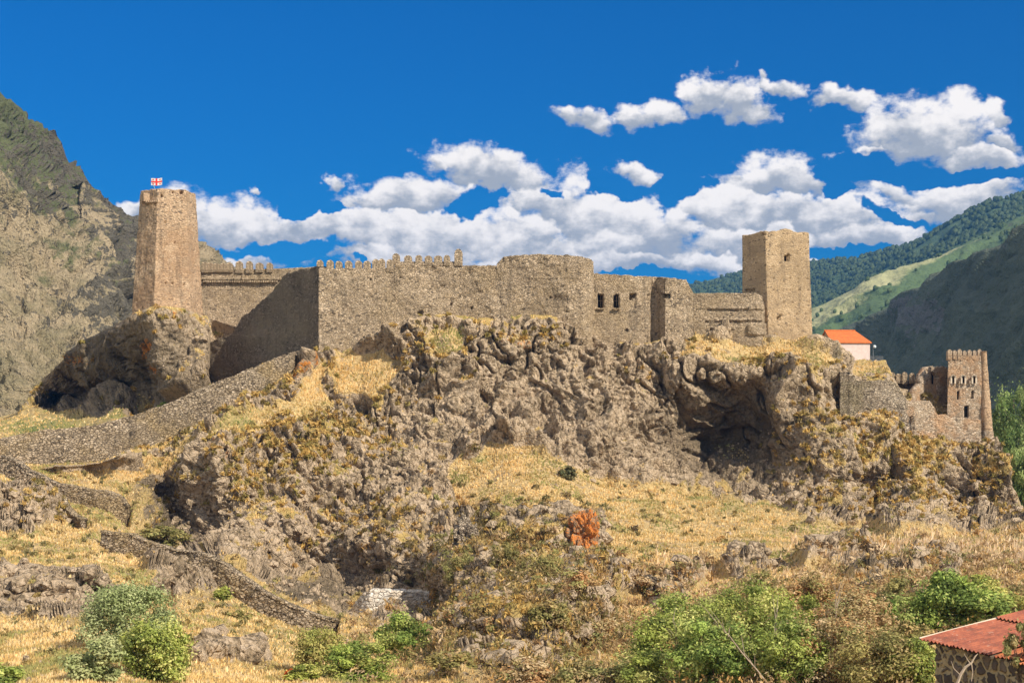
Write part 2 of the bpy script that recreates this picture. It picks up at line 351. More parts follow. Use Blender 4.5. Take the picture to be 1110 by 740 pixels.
def normals(P):
    du = np.gradient(P, axis=1); dv = np.gradient(P, axis=0); n = np.cross(du, dv)
    n /= np.linalg.norm(n, axis=-1, keepdims=True)+1e-9
    s = np.where((n*P).sum(-1, keepdims=True) > 0, -1, 1)      # towards the viewer's side
    return n*s
def in_poly(x, y, poly):
    ins = np.zeros(x.shape, bool); n = len(poly)
    for i in range(n):
        x1, y1 = poly[i]; x2, y2 = poly[(i+1) % n]
        if y1 == y2: continue
        c = ((y1 > y) != (y2 > y)) & (x < (x2-x1)*(y-y1)/(y2-y1)+x1); ins ^= c
    return ins
def blur(a, k):
    for ax in (0, 1):
        for _ in range(2):
            p = np.pad(a, [(k, k) if i == ax else (0, 0) for i in (0, 1)], mode='edge'); c = np.cumsum(p, axis=ax)
            c = np.concatenate([np.zeros_like(np.take(c, [0], ax)), c], ax)
            n = a.shape[ax]; a = (np.take(c, range(2*k+1, 2*k+1+n), ax)-np.take(c, range(0, n), ax))/(2*k+1)
    return a
# ================================================================== THE CASTLE HILL (one relief sheet)
TOP = [(-400,470),(-100,456),(0,453),(20,447),(35,428),(52,408),(72,384),(100,368),(140,345),(165,334),(200,335),(215,340),(250,352),(300,372),(340,382),(345,382),(380,378),(410,366),(450,348),(480,342),(520,346),
       (560,341),(600,342),(640,360),(660,372),(700,374),(745,366),(770,359),(800,360),(830,364),(880,368),(900,376),(918,391),(960,393),(966,404),(975,420),(1005,428),(1025,436),(1045,452),(1068,474),(1078,486),(1090,512),(1105,548),(1125,572),(1170,590),(1400,610)]
CP = [(-300,465,235),(-100,455,290),(0,452,290),(40,430,286),(60,405,277),(100,370,260),(128,352,248),(147,344,237.5),(185,335,230),(215,342,238),(250,352,240),(300,372,230),
      (345,384,219),(410,368,220),(450,350,220),(520,347,220),(560,345,219),(600,345,218),(640,364,219),(700,376,221),(745,368,223),(800,363,224),(830,366,224),(880,370,224),(905,385,222),(925,393,230),(955,395,230),(925,409,217),(965,408,217),
      (912,440,213),(985,455,215),(985,420,222),(1045,455,222),(1045,480,218),(1075,486,219),(1078,500,214),(1200,600,190),
      # left: path, outcrop foot, path wall
      (60,458,214),(105,457,213),(140,451,216),(60,449,274),(100,447,257),(100,410,259),(145,438,247),(145,390,242),(176,385,230),(180,430,231),(190,400,228),(230,400,228),(270,390,221),(305,380,217),
      (0,497,196),(-150,500,190),(50,512,199),(100,510,202),(170,487,204),(230,447,206),(300,408,211),(0,470,206),(50,462,209),
      (50,540,176),(0,560,160),(60,578,158),(120,560,170),(150,590,168),(50,620,125),(0,660,100),(100,700,75),(200,650,125),(240,608,166),(250,680,105),(0,740,62),(150,740,64),(300,740,75),(350,700,103),(300,640,158),(365,668,146),(420,672,142),
      (-200,560,150),(-200,740,60),(-300,640,110),
      # cliff
      (345,420,213),(250,450,203),(230,500,192),(290,470,199),(150,525,197),(165,570,190),(200,610,178),(350,480,200),(450,400,214),(450,480,203),(400,520,196),(330,560,188),(400,600,180),(300,600,178),(330,635,170),(400,645,166),(470,650,158),
      (500,560,186),(490,520,197),(560,440,211),(600,420,213),(700,400,217),(680,480,209),(650,520,203),(740,525,206),
      (760,400,213),(850,410,213),(880,400,213),(760,470,216),(820,475,214),(870,480,207),(820,530,204),(750,535,203),(890,540,202),
      # mound and slopes
      (550,478,201),(600,540,184),(700,515,205),(640,500,204),(700,560,181),(800,580,168),(850,555,192),(940,580,178),(700,620,138),(560,600,146),(480,620,146),(520,680,108),(600,640,118),(600,740,74),(450,740,78),(470,700,105),
      (1000,520,207),(900,500,205),(1090,530,208),(1050,500,213),(950,562,198),(1040,566,200),(1100,566,200),(1180,580,196),(1110,590,160),(870,600,150),(1000,595,150),(1000,650,100),(1100,640,105),(1000,740,62),(850,660,100),(850,740,66),(720,740,70),(1250,740,62),(1300,620,130)]
fY = rbf(CP, 2e-3)
pxs = np.concatenate([np.linspace(-330, -30, 60), np.arange(-25, 1136, 1.0), np.linspace(1142, 1380, 60)])
NR = 440
tv = np.linspace(0, 1, NR)
topv = interp(pxs, TOP)
U = np.broadcast_to(pxs, (NR, len(pxs))).copy(); V = topv[None]*(1-tv[:, None]) + 790*tv[:, None]
cu_ = np.arange(-340, 1400, 6.); cv_ = np.arange(320, 800, 6.)
CU, CV = np.meshgrid(cu_, cv_); CY = fY(CU, CV)
def bil(G, x, y):
    fx = (x-cu_[0])/6.; fy = (y-cv_[0])/6.; ix = np.clip(fx.astype(int), 0, len(cu_)-2); iy = np.clip(fy.astype(int), 0, len(cv_)-2); fx = fx-ix; fy = fy-iy
    return G[iy, ix]*(1-fx)*(1-fy)+G[iy, ix+1]*fx*(1-fy)+G[iy+1, ix]*(1-fx)*fy+G[iy+1, ix+1]*fx*fy
Y = bil(CY, U, V)
# scarps: the depth hardly changes over the face, so it stands steep
def wallc(tab): t = np.array(tab, float); return t
SCARPS = [(35,555,80,20),(70,645,115,24),(200,632,48,20),(245,713,58,13),(925,606,85,13),(1020,612,55,12),(705,642,65,15),(590,598,55,34),(560,692,95,26),(810,617,32,9),(110,532,50,10),(420,650,70,16)]
Vw = V.copy()
for (bx, by, rx, h_) in SCARPS:
    t_ = V-by; Vw -= .93*t_*np.exp(-(t_/h_)**2)*np.exp(-((U-bx)/rx)**4)
Y = bil(CY, U, Vw)
# large relief: px, py, rx, ry, tilt, metres (negative = towards the viewer)
BUMPS = [(760,450,75,45,20,5.0),(790,490,45,38,0,5.0),(815,480,22,40,-15,3.0),(745,500,40,35,0,2.5),(700,450,30,60,20,-3.0),(800,400,70,14,-4,-3.5),(870,455,24,60,0,-3.0),(862,520,18,30,0,-2.0),
         (600,445,20,30,20,2.5),(625,425,18,30,-15,-2.5),(655,455,60,9,-25,1.8),(640,475,60,12,-20,-2.0),(520,440,12,70,-12,2.2),(495,420,14,50,-5,-2.2),(560,440,16,60,-15,-1.5),(448,440,10,50,8,1.6),(410,440,22,50,5,-2.5),(385,440,9,40,10,2.4),(365,460,16,40,0,-1.5),
         (180,545,22,70,5,5.0),(145,520,22,26,0,2.0),(240,510,26,50,0,-4.5),(290,500,18,40,0,1.8),(320,480,24,40,0,-2.5),(275,590,70,16,12,2.5),(330,570,60,14,10,-3.0),(260,540,70,14,6,-1.5),(340,628,75,14,12,4.5),(290,618,60,9,15,3.),(400,632,50,9,0,2.5),
         (450,527,70,6,-8,2.2),(430,545,70,12,-5,-2.0),(400,600,50,18,0,-3.0),(470,590,10,34,15,2.4),(490,600,13,30,10,-2.2),(510,610,8,30,10,2.4),
         (610,590,20,26,0,-2.6),(575,600,18,18,0,2.0),(540,590,24,24,0,-2.5),(645,560,14,16,0,-1.5),(520,600,8,26,-20,-3.),
         (100,400,60,25,-30,2.0),(160,385,18,50,8,2.2),(218,378,8,28,5,-2.5),(215,415,12,16,0,2.5),(160,445,40,8,-15,2.0),(245,345,15,14,0,-1.5),
         (40,560,45,14,4,-2.0),(70,640,90,18,6,-2.5),(200,625,45,14,6,-2.5),(240,712,50,10,4,-1.5),
         (905,425,7,34,0,5.0),(945,432,45,30,0,4.5),(1000,455,34,22,10,3.0),(1050,465,25,14,10,2.),(1045,510,34,26,20,3.0),(1020,530,20,20,0,-2.0),(1000,560,40,10,-10,-1.5),(940,500,22,14,0,-2.0),(965,520,14,14,0,1.6),(920,530,16,16,0,1.6),(1080,540,14,16,0,-2.0),(990,490,16,12,0,-1.6),
         (930,606,70,9,3,2.0),(880,600,16,8,0,-1.5),(725,640,30,14,0,1.5),(560,655,62,48,0,-9.0),(600,660,36,26,0,-3.0),(555,640,14,30,0,3.0),(515,670,25,36,0,-4.0),(560,700,40,12,0,2.5),(640,690,14,30,0,2.0),(580,610,30,8,0,3.)]
pwY = np.interp(U, [-90, 0, 25, 50, 80, 105, 125, 140, 160, 180, 205, 230, 255, 280, 300, 318], [192, 199, 201, 202.5, 203.5, 204.5, 205.5, 206, 206.5, 207.5, 208.5, 209.5, 210.5, 211.5, 212.5, 213.5])
pwT = np.interp(U, [-90, 0, 25, 50, 80, 105, 125, 140, 160, 180, 205, 230, 255, 280, 300, 318], [480, 475.5, 470, 466, 463.5, 460.5, 456, 451, 445, 438, 427, 416, 406, 396, 388, 383])
pwB = np.interp(U, [-90, 0, 25, 50, 80, 105, 125, 140, 160, 180, 205, 230, 255, 280, 300, 318], [505, 500, 501, 501, 500, 498, 492, 485, 476, 466, 452, 441, 428, 415, 406, 398])
mk_ = sstep(V, pwT-8, pwT-1)*(1-sstep(V, pwB-5, pwB+3))*sstep(U, -100, -80)*(1-sstep(U, 318, 330)); PATHM = mk_
for (bx, by, rx, ry, tl, am) in BUMPS:
    c, s = math.cos(math.radians(tl)), math.sin(math.radians(tl)); X_, Y_ = U-bx, V-by
    q = ((X_*c+Y_*s)/rx)**2+((-X_*s+Y_*c)/ry)**2; Y += am*.62*np.exp(-np.minimum(q, 30)**.9*.9)
Y = Y*(1-mk_)+np.maximum(Y, pwY+3.2)*mk_
near = .85*np.exp(-((V-pwB-9)/14)**2)*sstep(U, -110, -90)*(1-sstep(U, 300, 325))*(1-mk_); Y = Y*(1-near)+np.minimum(Y, pwY-.5-(V-pwB)*.10)*near
LW = dict(a=[(-60,489,505,190),(0,494,508,187),(14,498,514,186.4),(28,508,524,185.6),(45,516,532,185),(60,524,536,184.5)],
          b=[(58,523,534,184.6),(80,527,537,184),(100,531,543,183.4),(118,533,550,183),(131,539,558,182.7),(138,549,568,182.5)],
          d=[(109,575,586,153),(117,577.5,592,152.6),(132,578,593,152.2),(143,579,595,152),(150,583,598,151.7),(170,591,609,151),(190,596,613,150.2),(210,598,618,149.5),(224,601,623,149),(236,607,630,148.6)],
          e=[(236,608,630,148.5),(248,615,637,148),(262,625,646,147.5),(276,635,655,147),(292,645,662,146.5),(310,654,669,146),(330,662,675,145.5),(350,669,677,145),(364,672,678,144.6)])
LWM = np.zeros(U.shape)
for kk, tb in LW.items():
    tb = np.array(tb, float); i_ = lambda c: np.interp(U, tb[:, 0], tb[:, c])
    m_ = sstep(V, i_(1)-5, i_(1)-1)*(1-sstep(V, i_(2)-3, i_(2)+3))*sstep(U, tb[0, 0]-6, tb[0, 0])*(1-sstep(U, tb[-1, 0], tb[-1, 0]+6)); Y = Y*(1-m_)+(i_(3)+1.8)*m_
    near = np.exp(-((V-i_(2)-6)/16)**2)*sstep(U, tb[0, 0]-20, tb[0, 0])*(1-sstep(U, tb[-1, 0], tb[-1, 0]+15))*(1-m_); Y = Y*(1-near)+np.minimum(Y, i_(3)-1-(V-i_(2))*.35)*near
    LWM = np.maximum(LWM, m_)
fl_ = (V < pwT-3)*sstep(U, 222, 232)*(1-sstep(U, 340, 344)); fY = np.interp(U, [205, 225, 250, 276, 302, 320, 345], [244, 243, 240, 233.5, 228, 224.5, 219.2])+2.5
Y = np.where(fl_ > .5, np.maximum(Y, fY), Y)
# masks ------------------------------------------------------------
GRASS = [[(478,530),(505,500),(525,488),(545,477),(575,486),(605,500),(640,522),(700,527),(770,533),(850,556),(930,572),(1000,578),(1110,576),(1400,570),(1400,800),(480,800),(470,700),(478,640),(520,640),(560,640),(600,640),(640,610),(635,560),(590,560),(540,590),(500,570)],
         [(-340,489),(0,492),(60,510),(140,500),(175,492),(240,462),(330,420),(345,440),(280,470),(235,480),(175,510),(140,535),(152,590),(240,610),(380,672),(475,690),(480,800),(-340,800)],
         [(-340,440),(30,446),(110,452),(140,447),(140,465),(0,492),(-340,492)],
         [(780,372),(800,366),(880,370),(905,388),(890,400),(850,388),(800,390),(775,392)],[(735,385),(760,366),(780,372),(765,395)],
         [(918,388),(962,394),(970,412),(918,412)],[(360,385),(420,372),(440,400),(400,430),(360,430)],[(226,340),(250,345),(245,360),(232,358)],[(468,360),(500,358),(505,385),(480,390)],
         [(330,395),(352,392),(352,440),(330,430)]]
ROCKP = [[(-340,535),(0,535),(62,541),(75,570),(30,584),(-340,574)],[(-340,622),(0,620),(100,625),(165,655),(110,672),(30,674),(-340,665)],[(150,612),(190,608),(240,625),(232,652),(190,655),(150,632)],[(205,700),(290,704),(292,726),(210,722)],
         [(860,600),(930,592),(985,600),(1010,622),(960,630),(870,618)],[(990,590),(1050,600),(1040,625),(1000,620)],[(650,630),(760,625),(750,655),(660,655)],[(480,560),(650,562),(662,620),(640,700),(600,735),(470,735),(462,640)],[(780,610),(830,605),(830,630),(780,630)]]
pw = np.stack([U.ravel()/26, V.ravel()/26, np.zeros(U.size)], 1).astype(np.float32)
jx = fbm(pw, 4, 5).reshape(U.shape)*15; jy = fbm(pw, 4, 9).reshape(U.shape)*11
Uj, Vj = U+jx, V+jy
g_ = np.zeros(U.shape)
for p in GRASS: g_ = np.maximum(g_, in_poly(Uj, Vj, p))
for p in ROCKP: g_ = np.where(in_poly(Uj, Vj, p), 0, g_)
g_soft = blur(g_.astype(float), 3)
rockm = 1-g_soft
P = atv(U, V, Y); N = normals(P); N = np.stack([blur(N[..., i], 7) for i in range(3)], -1); N /= np.linalg.norm(N, axis=-1, keepdims=True)
Pf = P.reshape(-1, 3).astype(np.float32)
dist = np.clip(Y/200., .2, 1.)
def rs(a): return a.reshape(U.shape)
k = np.array
wrp = np.stack([fbm(Pf/7., 3, s) for s in (21, 22, 23)], 1)
big = rs(fbm((Pf+wrp*4)*k([1/9., 1/9., 1/15.], dtype=np.float32), 5, 31, .55, True))       # ribs, higher than wide
rib2 = rs(fbm((Pf+wrp*2+Pf[:, [2, 0, 1]]*k([.25, 0, 0], dtype=np.float32))*k([1/3.2, 1/3.2, 1/7.], dtype=np.float32), 4, 36, .6, True))
mid = rs(fbm((Pf+wrp*1.5)/2.6, 5, 41, .66))
w1_, w2_, wi, wo_ = worley((Pf+wrp*3.5+np.stack([Pf[:, 2]*.3, 0*Pf[:, 0], 0*Pf[:, 0]], 1))/k([3.4, 3.4, 6.5], dtype=np.float32), 51)
blocks = rs(wi)-.5; edge = rs(sstep(w2_-w1_, 0, .10))
v1_, v2_, vi, vo_ = worley((Pf+wrp*2.2)/k([1.5, 1.5, 1.2], dtype=np.float32), 61)
blk2 = rs(vi)-.5; edge2 = rs(sstep(v2_-v1_, 0, .16)); rnd2 = rs(np.sqrt(np.maximum(0, 1-v1_*v1_*1.2)))
def pl(i_, o_, a, b, c): 
    return rs(o_[:, 0]*(np.modf(i_*a)[0]-.5)*2+o_[:, 1]*(np.modf(i_*b)[0]-.5)*2+o_[:, 2]*(np.modf(i_*c)[0]-.5)*2)
fac1 = pl(wi, wo_, 3.3, 11.7, 7.3); fac2 = pl(vi, vo_, 5.1, 13.3, 9.7)
# smoother crag, overhang and recesses; mask also paints their shade as dark brown
SM = [(125,400,95,58),(790,470,80,55),(170,560,35,60),(320,645,60,18)]
smooth = np.zeros(U.shape)
for (a, b, c, d) in SM: smooth = np.maximum(smooth, np.exp(-(((Uj-a)/c)**2+((Vj-b)/d)**2)**1.5))
rough = 1-.6*smooth
small = rs(fbm(Pf/.8, 4, 71, .7, True)); patchy = rs(sstep(fbm(Pf/13., 3, 73), -.25, .35)); leds = rs(fbm((Pf+wrp*2.5)*k([.04, .04, .55], dtype=np.float32), 3, 75, .6, True))
fade = sstep(V-topv[None], 0, 10)
vary = rs(fbm(Pf/18., 3, 77)); rvar = .45+.75*sstep(vary, -.5, .5)
cn1 = rs(fbm((Pf+wrp*3+Pf[:, [2, 0, 1]]*k([.45, 0, 0], dtype=np.float32))*k([1/7., 1/7., 1/16.], dtype=np.float32), 3, 101, .5)); cn2 = rs(fbm((Pf+wrp*3)*k([1/14., 1/14., 1/5.], dtype=np.float32), 3, 111, .5))
crev = (1-sstep(np.abs(cn1), 0, .07))*sstep(rs(fbm(Pf/12., 2, 121)), -.25, .2); crev2 = (1-sstep(np.abs(cn2), 0, .06))*sstep(rs(fbm(Pf/11., 2, 131)), -.1, .3)
rough = rough*rvar; rough = rough*(1-.5*np.exp(-(((U-110)/60)**4+((V-400)/55)**4)))
mass = rs(fbm((Pf+wrp*5+Pf[:, [2, 0, 1]]*k([.55, 0, 0], dtype=np.float32))*k([1/17., 1/17., 1/34.], dtype=np.float32), 3, 151, .45, True))
rough = rough*.85
disp_rock = (-1.5*crev-1.2*crev2 + 3.6*(mass-.1) + 2.3*(big-.05) + rough*(.9*blocks + 1.5*fac1) + 1.35*rib2*rough - .30*(1-edge) + mid*.8*rough + rough*(.45*blk2+.85*fac2)*(.4+.8*patchy) - .12*(1-edge2)*rough + (.55*small)*rough + .75*leds*(1-patchy)*rough + .18*small*smooth)
cov = rs(fbm(Pf/16., 3, 81)); 
disp_grass = .9*rs(fbm(Pf/9., 3, 91)) + .35*mid + .12*small
bank = sstep(-g_soft, -.8, -.2)
disp = disp_rock*rockm*dist**.8 + (disp_grass*(1-rockm))*dist**.7
PWL = np.array([(-90,500),(0,489),(50,488),(80,487),(105,485),(140,474),(180,459),(230,435),(280,410),(318,394)], float)
SWL = np.array([(0,501),(28,516),(60,530),(100,538),(131,552)], float); SW2 = np.array([(109,580),(143,586),(170,600),(210,608),(248,627),(292,654),(330,669),(364,675)], float)
keepc = np.ones(U.shape)
for tab, hh_, x0, x1 in ((PWL, 22, -100, 325), (SWL, 13, -30, 140), (SW2, 15, 105, 370)):
    tt = (V-np.interp(U, tab[:, 0], tab[:, 1]))/hh_; win = sstep(U, x0, x0+8)*(1-sstep(U, x1-8, x1)); keepc = np.minimum(keepc, 1-.9*np.exp(-tt**4)*win)
for (a, b_, c_, d_) in ((945, 432, 52, 26), (1000, 460, 34, 26), (1048, 470, 26, 16), (420, 655, 60, 14)): keepc = np.minimum(keepc, 1-.85*np.exp(-(((U-a)/c_)**4+((V-b_)/d_)**4)))
keepc = np.minimum(keepc, 1-.95*np.maximum(PATHM, np.maximum(LWM, fl_*.8)))
disp = disp*keepc - 1.6*(1-keepc)*np.where(U < 372, 1, .4)
disp *= .25+.75*fade
D = N*.75+k([0, -.55, .12]); D /= np.linalg.norm(D, axis=-1, keepdims=True)
P = P + D*disp[..., None]
N2 = normals(P); N2s = np.stack([blur(N2[..., i], 2) for i in range(3)], -1)
# dry grass also clings to the ledges
up = N2s[..., 2]
def gz(lst):
    z = np.zeros(U.shape)
    for (a, b, c, d, w_) in lst: z = np.maximum(z, w_*np.exp(-(((Uj-a)/c)**2+((Vj-b)/d)**2)))
    return z
MOSS = gz([(290,465,110,50,1.3),(250,520,60,30,.9),(400,400,50,30,1.0),(250,500,50,35,.8),(390,410,60,35,.9),(480,380,40,30,.7),(370,480,70,30,.6),(840,385,60,16,1),(755,380,25,14,1),(880,410,26,30,.6),(960,505,90,45,.95),(1070,520,35,45,.8),(990,548,130,22,1.0),(700,400,30,20,.4),(170,440,60,12,.5),(900,545,50,25,.7),(560,600,70,40,.9),(545,690,90,50,1.),(420,570,80,30,.55),(320,520,70,40,.4),(460,400,50,40,.45),(560,372,60,12,.5),(880,470,40,60,.6),(1000,450,60,30,.7),(300,600,50,20,.3),(490,600,30,40,.55),(230,340,16,14,1),(90,395,25,22,.5),(40,430,25,20,.9),(660,640,60,30,.8),(100,560,80,40,.8),(520,540,40,30,.6),(950,620,70,20,.5),(180,345,16,14,.5)])
veg = np.maximum(g_soft*sstep(up, -.15, .25), MOSS*sstep(up+.55*rs(fbm(Pf/1.8, 4, 101)), .06, .42))
veg = np.maximum(veg, .8*sstep(up, .45, .7)*sstep(cov, -.6, .0)*(1-.6*smooth))
veg = veg*(1-.75*np.maximum(crev, crev2)*rockm)
LICH = gz([(180,337,7,10,.9),(162,380,13,12,.9),(180,398,9,10,.8),(336,392,6,9,.9),(326,400,8,9,.8),(350,495,16,22,.5),(245,495,25,12,.55),(300,450,22,12,.45),(560,380,25,5,.6),(600,348,20,4,.5),(870,375,20,8,.55),(430,440,20,20,.3),(620,592,12,22,1.),(505,585,10,10,.5),(235,520,10,8,.5),(960,510,60,30,.35),(1075,510,20,30,.45),(540,620,40,30,.4),(395,600,20,10,.4),(90,395,16,8,.6),(900,440,30,20,.3)])*.75
GREEN = gz([(50,462,60,10,1.),(140,452,30,7,.9),(235,355,12,8,.9),(330,470,40,30,.4),(250,460,60,20,.35),(640,700,80,60,.3),(520,500,10,6,.7),(790,550,120,16,.25),(300,690,60,30,.35),(740,400,20,10,.4)])
crack_shade = np.clip(.7*crev+.6*crev2+(1-edge)*.3+(1-edge2)*.15, 0, 1)*rockm
nr0 = NR
# continue the sheet: behind the crest it runs back and down, in front it reaches the viewer's own hillside
rowsT = []
for (dy, dz, nz_) in ((160, -75, 8.), (90, -34, 5.), (40, -8, 1.5), (16, -1.5, .5), (6, 0.2, .2)):
    r = P[0].copy(); r[:, 1] += dy; r[:, 0] *= (r[:, 1]/P[0][:, 1]); r[:, 2] += dz; rowsT.append(r)
rowsB = []
last = P[-1].copy()
for (yy, zz, sp) in ((46, -14.5, 1.0), (34, -12.5, 1.0), (22, -9.5, 1.1), (12, -5.5, 1.2), (5, -3.0, 1.4), (0, -1.9, 1.6), (-12, -1.2, 2.), (-60, 2, 3.)):
    r = last.copy(); r[:, 1] = yy; r[:, 2] = zz+.4*np.sin(r[:, 0]*.4+yy); r[:, 0] = last[:, 0]*sp; rowsB.append(r)
def ext(A, f=lambda a: a): return np.concatenate([np.repeat(A[:1], 5, 0), A, np.repeat(A[-1:], 8, 0)], 0)
PP = np.concatenate([np.stack(rowsT), P, np.stack(rowsB)], 0)
hill = mesh_np('hill', PP.reshape(-1, 3), grid_faces(PP.shape[0], PP.shape[1]), M['hill'],
               attrs=dict(veg=ext(veg).ravel(), lichen=ext(LICH).ravel(), green=ext(GREEN).ravel(), rock_shade=ext(smooth).ravel(), crack_shade=ext(crack_shade).ravel(), onrock=ext(rockm).ravel()))
tag(hill, kind='structure')
print('hill', round(time.time()-T0, 1))
def hillY(px, py):
    """depth of the finished hill at a photo position"""
    j = int(np.clip(np.searchsorted(pxs, px), 0, len(pxs)-1)); i = int(np.clip((py-topv[j])/(790-topv[j])*(NR-1), 0, NR-1)); return float(P[i, j, 1])
def on_hill(px, py, sink=.1):
    j = int(np.clip(np.searchsorted(pxs, px), 0, len(pxs)-1)); i = int(np.clip((py-topv[j])/(790-topv[j])*(NR-1), 0, NR-1)); p = P[i, j]; return Vector((p[0], p[1], p[2]-sink))
# ================================================================== MOUNTAINS AND VALLEY FLOOR
def mat_mountain(name, a, b_, c_, d_, s1=.01, s2=.06, bump=3.):
    m, t, b, P, out = material(name); n1 = t.noise(P, s1, 6, .6); n2 = t.noise(P, s2, 6, .7); gr = t.attr('green').outputs['Fac']; rk = t.attr('rocky').outputs['Fac']
    c = t.mix(t.ramp(n2, .40, .62), a, b_); n3 = t.noise(P, s2*6, 4, .75)
    c = t.mix(t.ramp(t.math('ADD', gr, t.math('MULTIPLY', t.math('SUBTRACT', n2, .5), 1.2)), .40, .58), c, c_)
    c = t.mix(t.ramp(t.math('ADD', rk, t.math('MULTIPLY', t.math('SUBTRACT', n3, .5), 1.8)), .48, .60), c, d_)
    c = t.mix(t.ramp(n3, .42, .32, 0, .6), c, (.07, .065, .045))
    t.put(b.inputs['Base Color'], c); t.put(b.inputs['Normal'], t.bump(t.math('ADD', n2, t.math('MULTIPLY', n3, .35)), 1, bump)); return m
M['mtn_left'] = mat_mountain('scree_mountain', (.38, .295, .185), (.23, .19, .11), (.115, .125, .06), (.12, .105, .08), .01, .07, 8.)
M['mtn_far'] = mat_mountain('wooded_mountain', (.09, .13, .055), (.08, .12, .05), (.06, .095, .04), (.12, .14, .09), .002, .012, 10.)
M['mtn_spur'] = mat_mountain('grassy_spur', (.36, .34, .17), (.27, .27, .12), (.09, .13, .05), (.30, .27, .2), .003, .012, 10.)
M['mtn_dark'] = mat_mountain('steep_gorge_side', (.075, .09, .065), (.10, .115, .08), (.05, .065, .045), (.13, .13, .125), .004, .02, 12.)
def relief(name, top, bottom, cps, px0, px1, step, nr, amp, freq, mat, seed, extra=None, back=400, octv=6, green=None, rocky=None, base=-60, ny=1.):
    f = rbf(cps, 2e-3); xs = np.arange(px0, px1, step); tp = interp(xs, top); bt = interp(xs, bottom)
    t = np.linspace(0, 1, nr)[:, None]; U = np.broadcast_to(xs, (nr, len(xs))).copy(); V = tp*(1-t)+bt*t; Y = f(U, V)
    if extra: Y = extra(U, V, Y)
    P = atv(U, V, Y); N = normals(P); Pf = P.reshape(-1, 3).astype(np.float32)
    wr = np.stack([fbm(Pf*(freq*.7), 3, seed+s) for s in (1, 2, 3)], 1)
    r = (fbm((Pf+wr*(.5/freq))*np.array([freq, freq, freq*.55], np.float32), octv, seed+9, .55, True)).reshape(U.shape)
    r2 = fbm(Pf*(freq*4), 5, seed+12, .6).reshape(U.shape)
    if ny > 1: w = worley(Pf/13., seed+40); w2 = worley(Pf/5., seed+41); r2 = r2*1.1+1.6*(w[2].reshape(U.shape)-.5)+.7*(w2[2].reshape(U.shape)-.5)
    d = amp*(r+.45*r2)*sstep(V-tp, -2, 14)*.8+amp*.2*(r+.45*r2)
    P = P + N*d[..., None]; N2 = normals(P)
    g_ = green(U, V) if green else np.zeros(U.shape); k_ = rocky(U, V) if rocky else np.zeros(U.shape)
    rk = np.clip(k_+sstep(.55-N2[..., 2], 0, .4)*.3, 0, 1)
    r1 = P[0].copy(); r1[:, 1] += back; r1[:, 2] -= back*.5; r2_ = P[0].copy(); r2_[:, 1] += back*3; r2_[:, 2] = base
    rb = P[-1].copy(); rb[:, 2] = base-20
    PP = np.concatenate([r2_[None], r1[None], P, rb[None]], 0); e = lambda a: np.concatenate([a[:1], a[:1], a, a[-1:]], 0)
    o = mesh_np(name, PP.reshape(-1, 3), grid_faces(PP.shape[0], PP.shape[1]), mat, attrs=dict(green=e(g_).ravel(), rocky=e(rk).ravel()))
    return tag(o, kind='structure'), P
def blob(U, V, a, b, c, d, w=1): return w*np.exp(-(((U-a)/c)**2+((V-b)/d)**2))
def exL(U, V, Y):
    # gully behind the near spur, scree ribs
    jj = 8*np.sin(V/31.)+5*np.sin(V/13.+1)
    spur = np.interp(V, [100, 240, 300, 340, 400, 480], [-60, 55, 85, 100, 125, 150])
    Y = Y + 70*sstep(U+jj-spur, 0, 26) 
    Y = Y + 18*np.exp(-((U-112-.2*(V-300))/14)**2)*sstep(V, 200, 260)
    return Y
MT = relief('mountain', [(-500,40),(-250,20),(-120,30),(-40,70),(0,103),(20,117),(45,138),(60,158),(75,182),(95,205),(110,213),(130,232),(150,246),(185,262),(220,273),(250,288),(290,301),(340,318),(500,380)],
       [(-500,500),(600,500)],
       [(-400,480,310),(0,480,305),(0,420,325),(-100,300,400),(0,200,440),(0,103,520),(-200,40,520),(60,300,400),(120,400,350),(110,300,430),(150,246,520),(220,280,580),(290,301,640),(220,400,420),(400,400,600),(500,400,700)],
       -420, 480, 1.5, 350, 13., 1/45., M['mtn_left'], 300, exL, 260,
       green=lambda U, V: np.clip(.66*sstep(V, 330, 150)+blob(U, V, 55, 300, 50, 28, .35)+blob(U, V, 115, 300, 22, 60, .55)+.1, 0, 1),
       rocky=lambda U, V: np.clip(blob(U, V, 50, 190, 90, 70, .42)+blob(U, V, 118, 300, 30, 95, .6)+blob(U, V, 80, 345, 40, 16, .35)+.05, 0, 1), ny=2)
print('mountain', round(time.time()-T0, 1))
far, farP = relief('far_mountain', [(560,336),(745,308),(800,296),(840,289),(880,285),(930,280),(985,266),(1030,244),(1065,222),(1110,212),(1200,180),(1400,150)], [(560,480),(1400,480)],
       [(560,330,3100),(745,303,3000),(880,281,2900),(985,261,2600),(1065,216,2300),(1110,208,2250),(1300,170,2200),(745,360,2300),(880,340,2100),(1000,300,1900),(1110,290,1700),(600,440,1500),(880,430,1400),(1200,430,1200),(1110,380,1400)],
       560, 1400, 2.4, 150, 20., 1/420., M['mtn_far'], 400, None, 900, green=lambda U, V: .55+0*U)
spur, spurP = relief('spur', [(700,430),(800,375),(880,336),(900,328),(930,312),(960,296),(985,290),(1010,283),(1040,268),(1075,250),(1110,233),(1200,190),(1400,150)], [(700,480),(1400,480)],
       [(700,430,1700),(880,336,1600),(960,296,1650),(1040,268,1650),(1110,233,1650),(1300,180,1700),(880,380,1350),(960,350,1300),(1060,330,1350),(1110,300,1400),(880,460,1000),(1200,460,1000)],
       700, 1400, 2.2, 130, 20., 1/230., M['mtn_spur'], 500, None, 500, green=lambda U, V: np.clip(sstep(V-np.interp(U, [880, 960, 1110], [336, 296, 233]), 12, 40)*.75+.12+.5*sstep(U, 990, 1070), 0, 1))
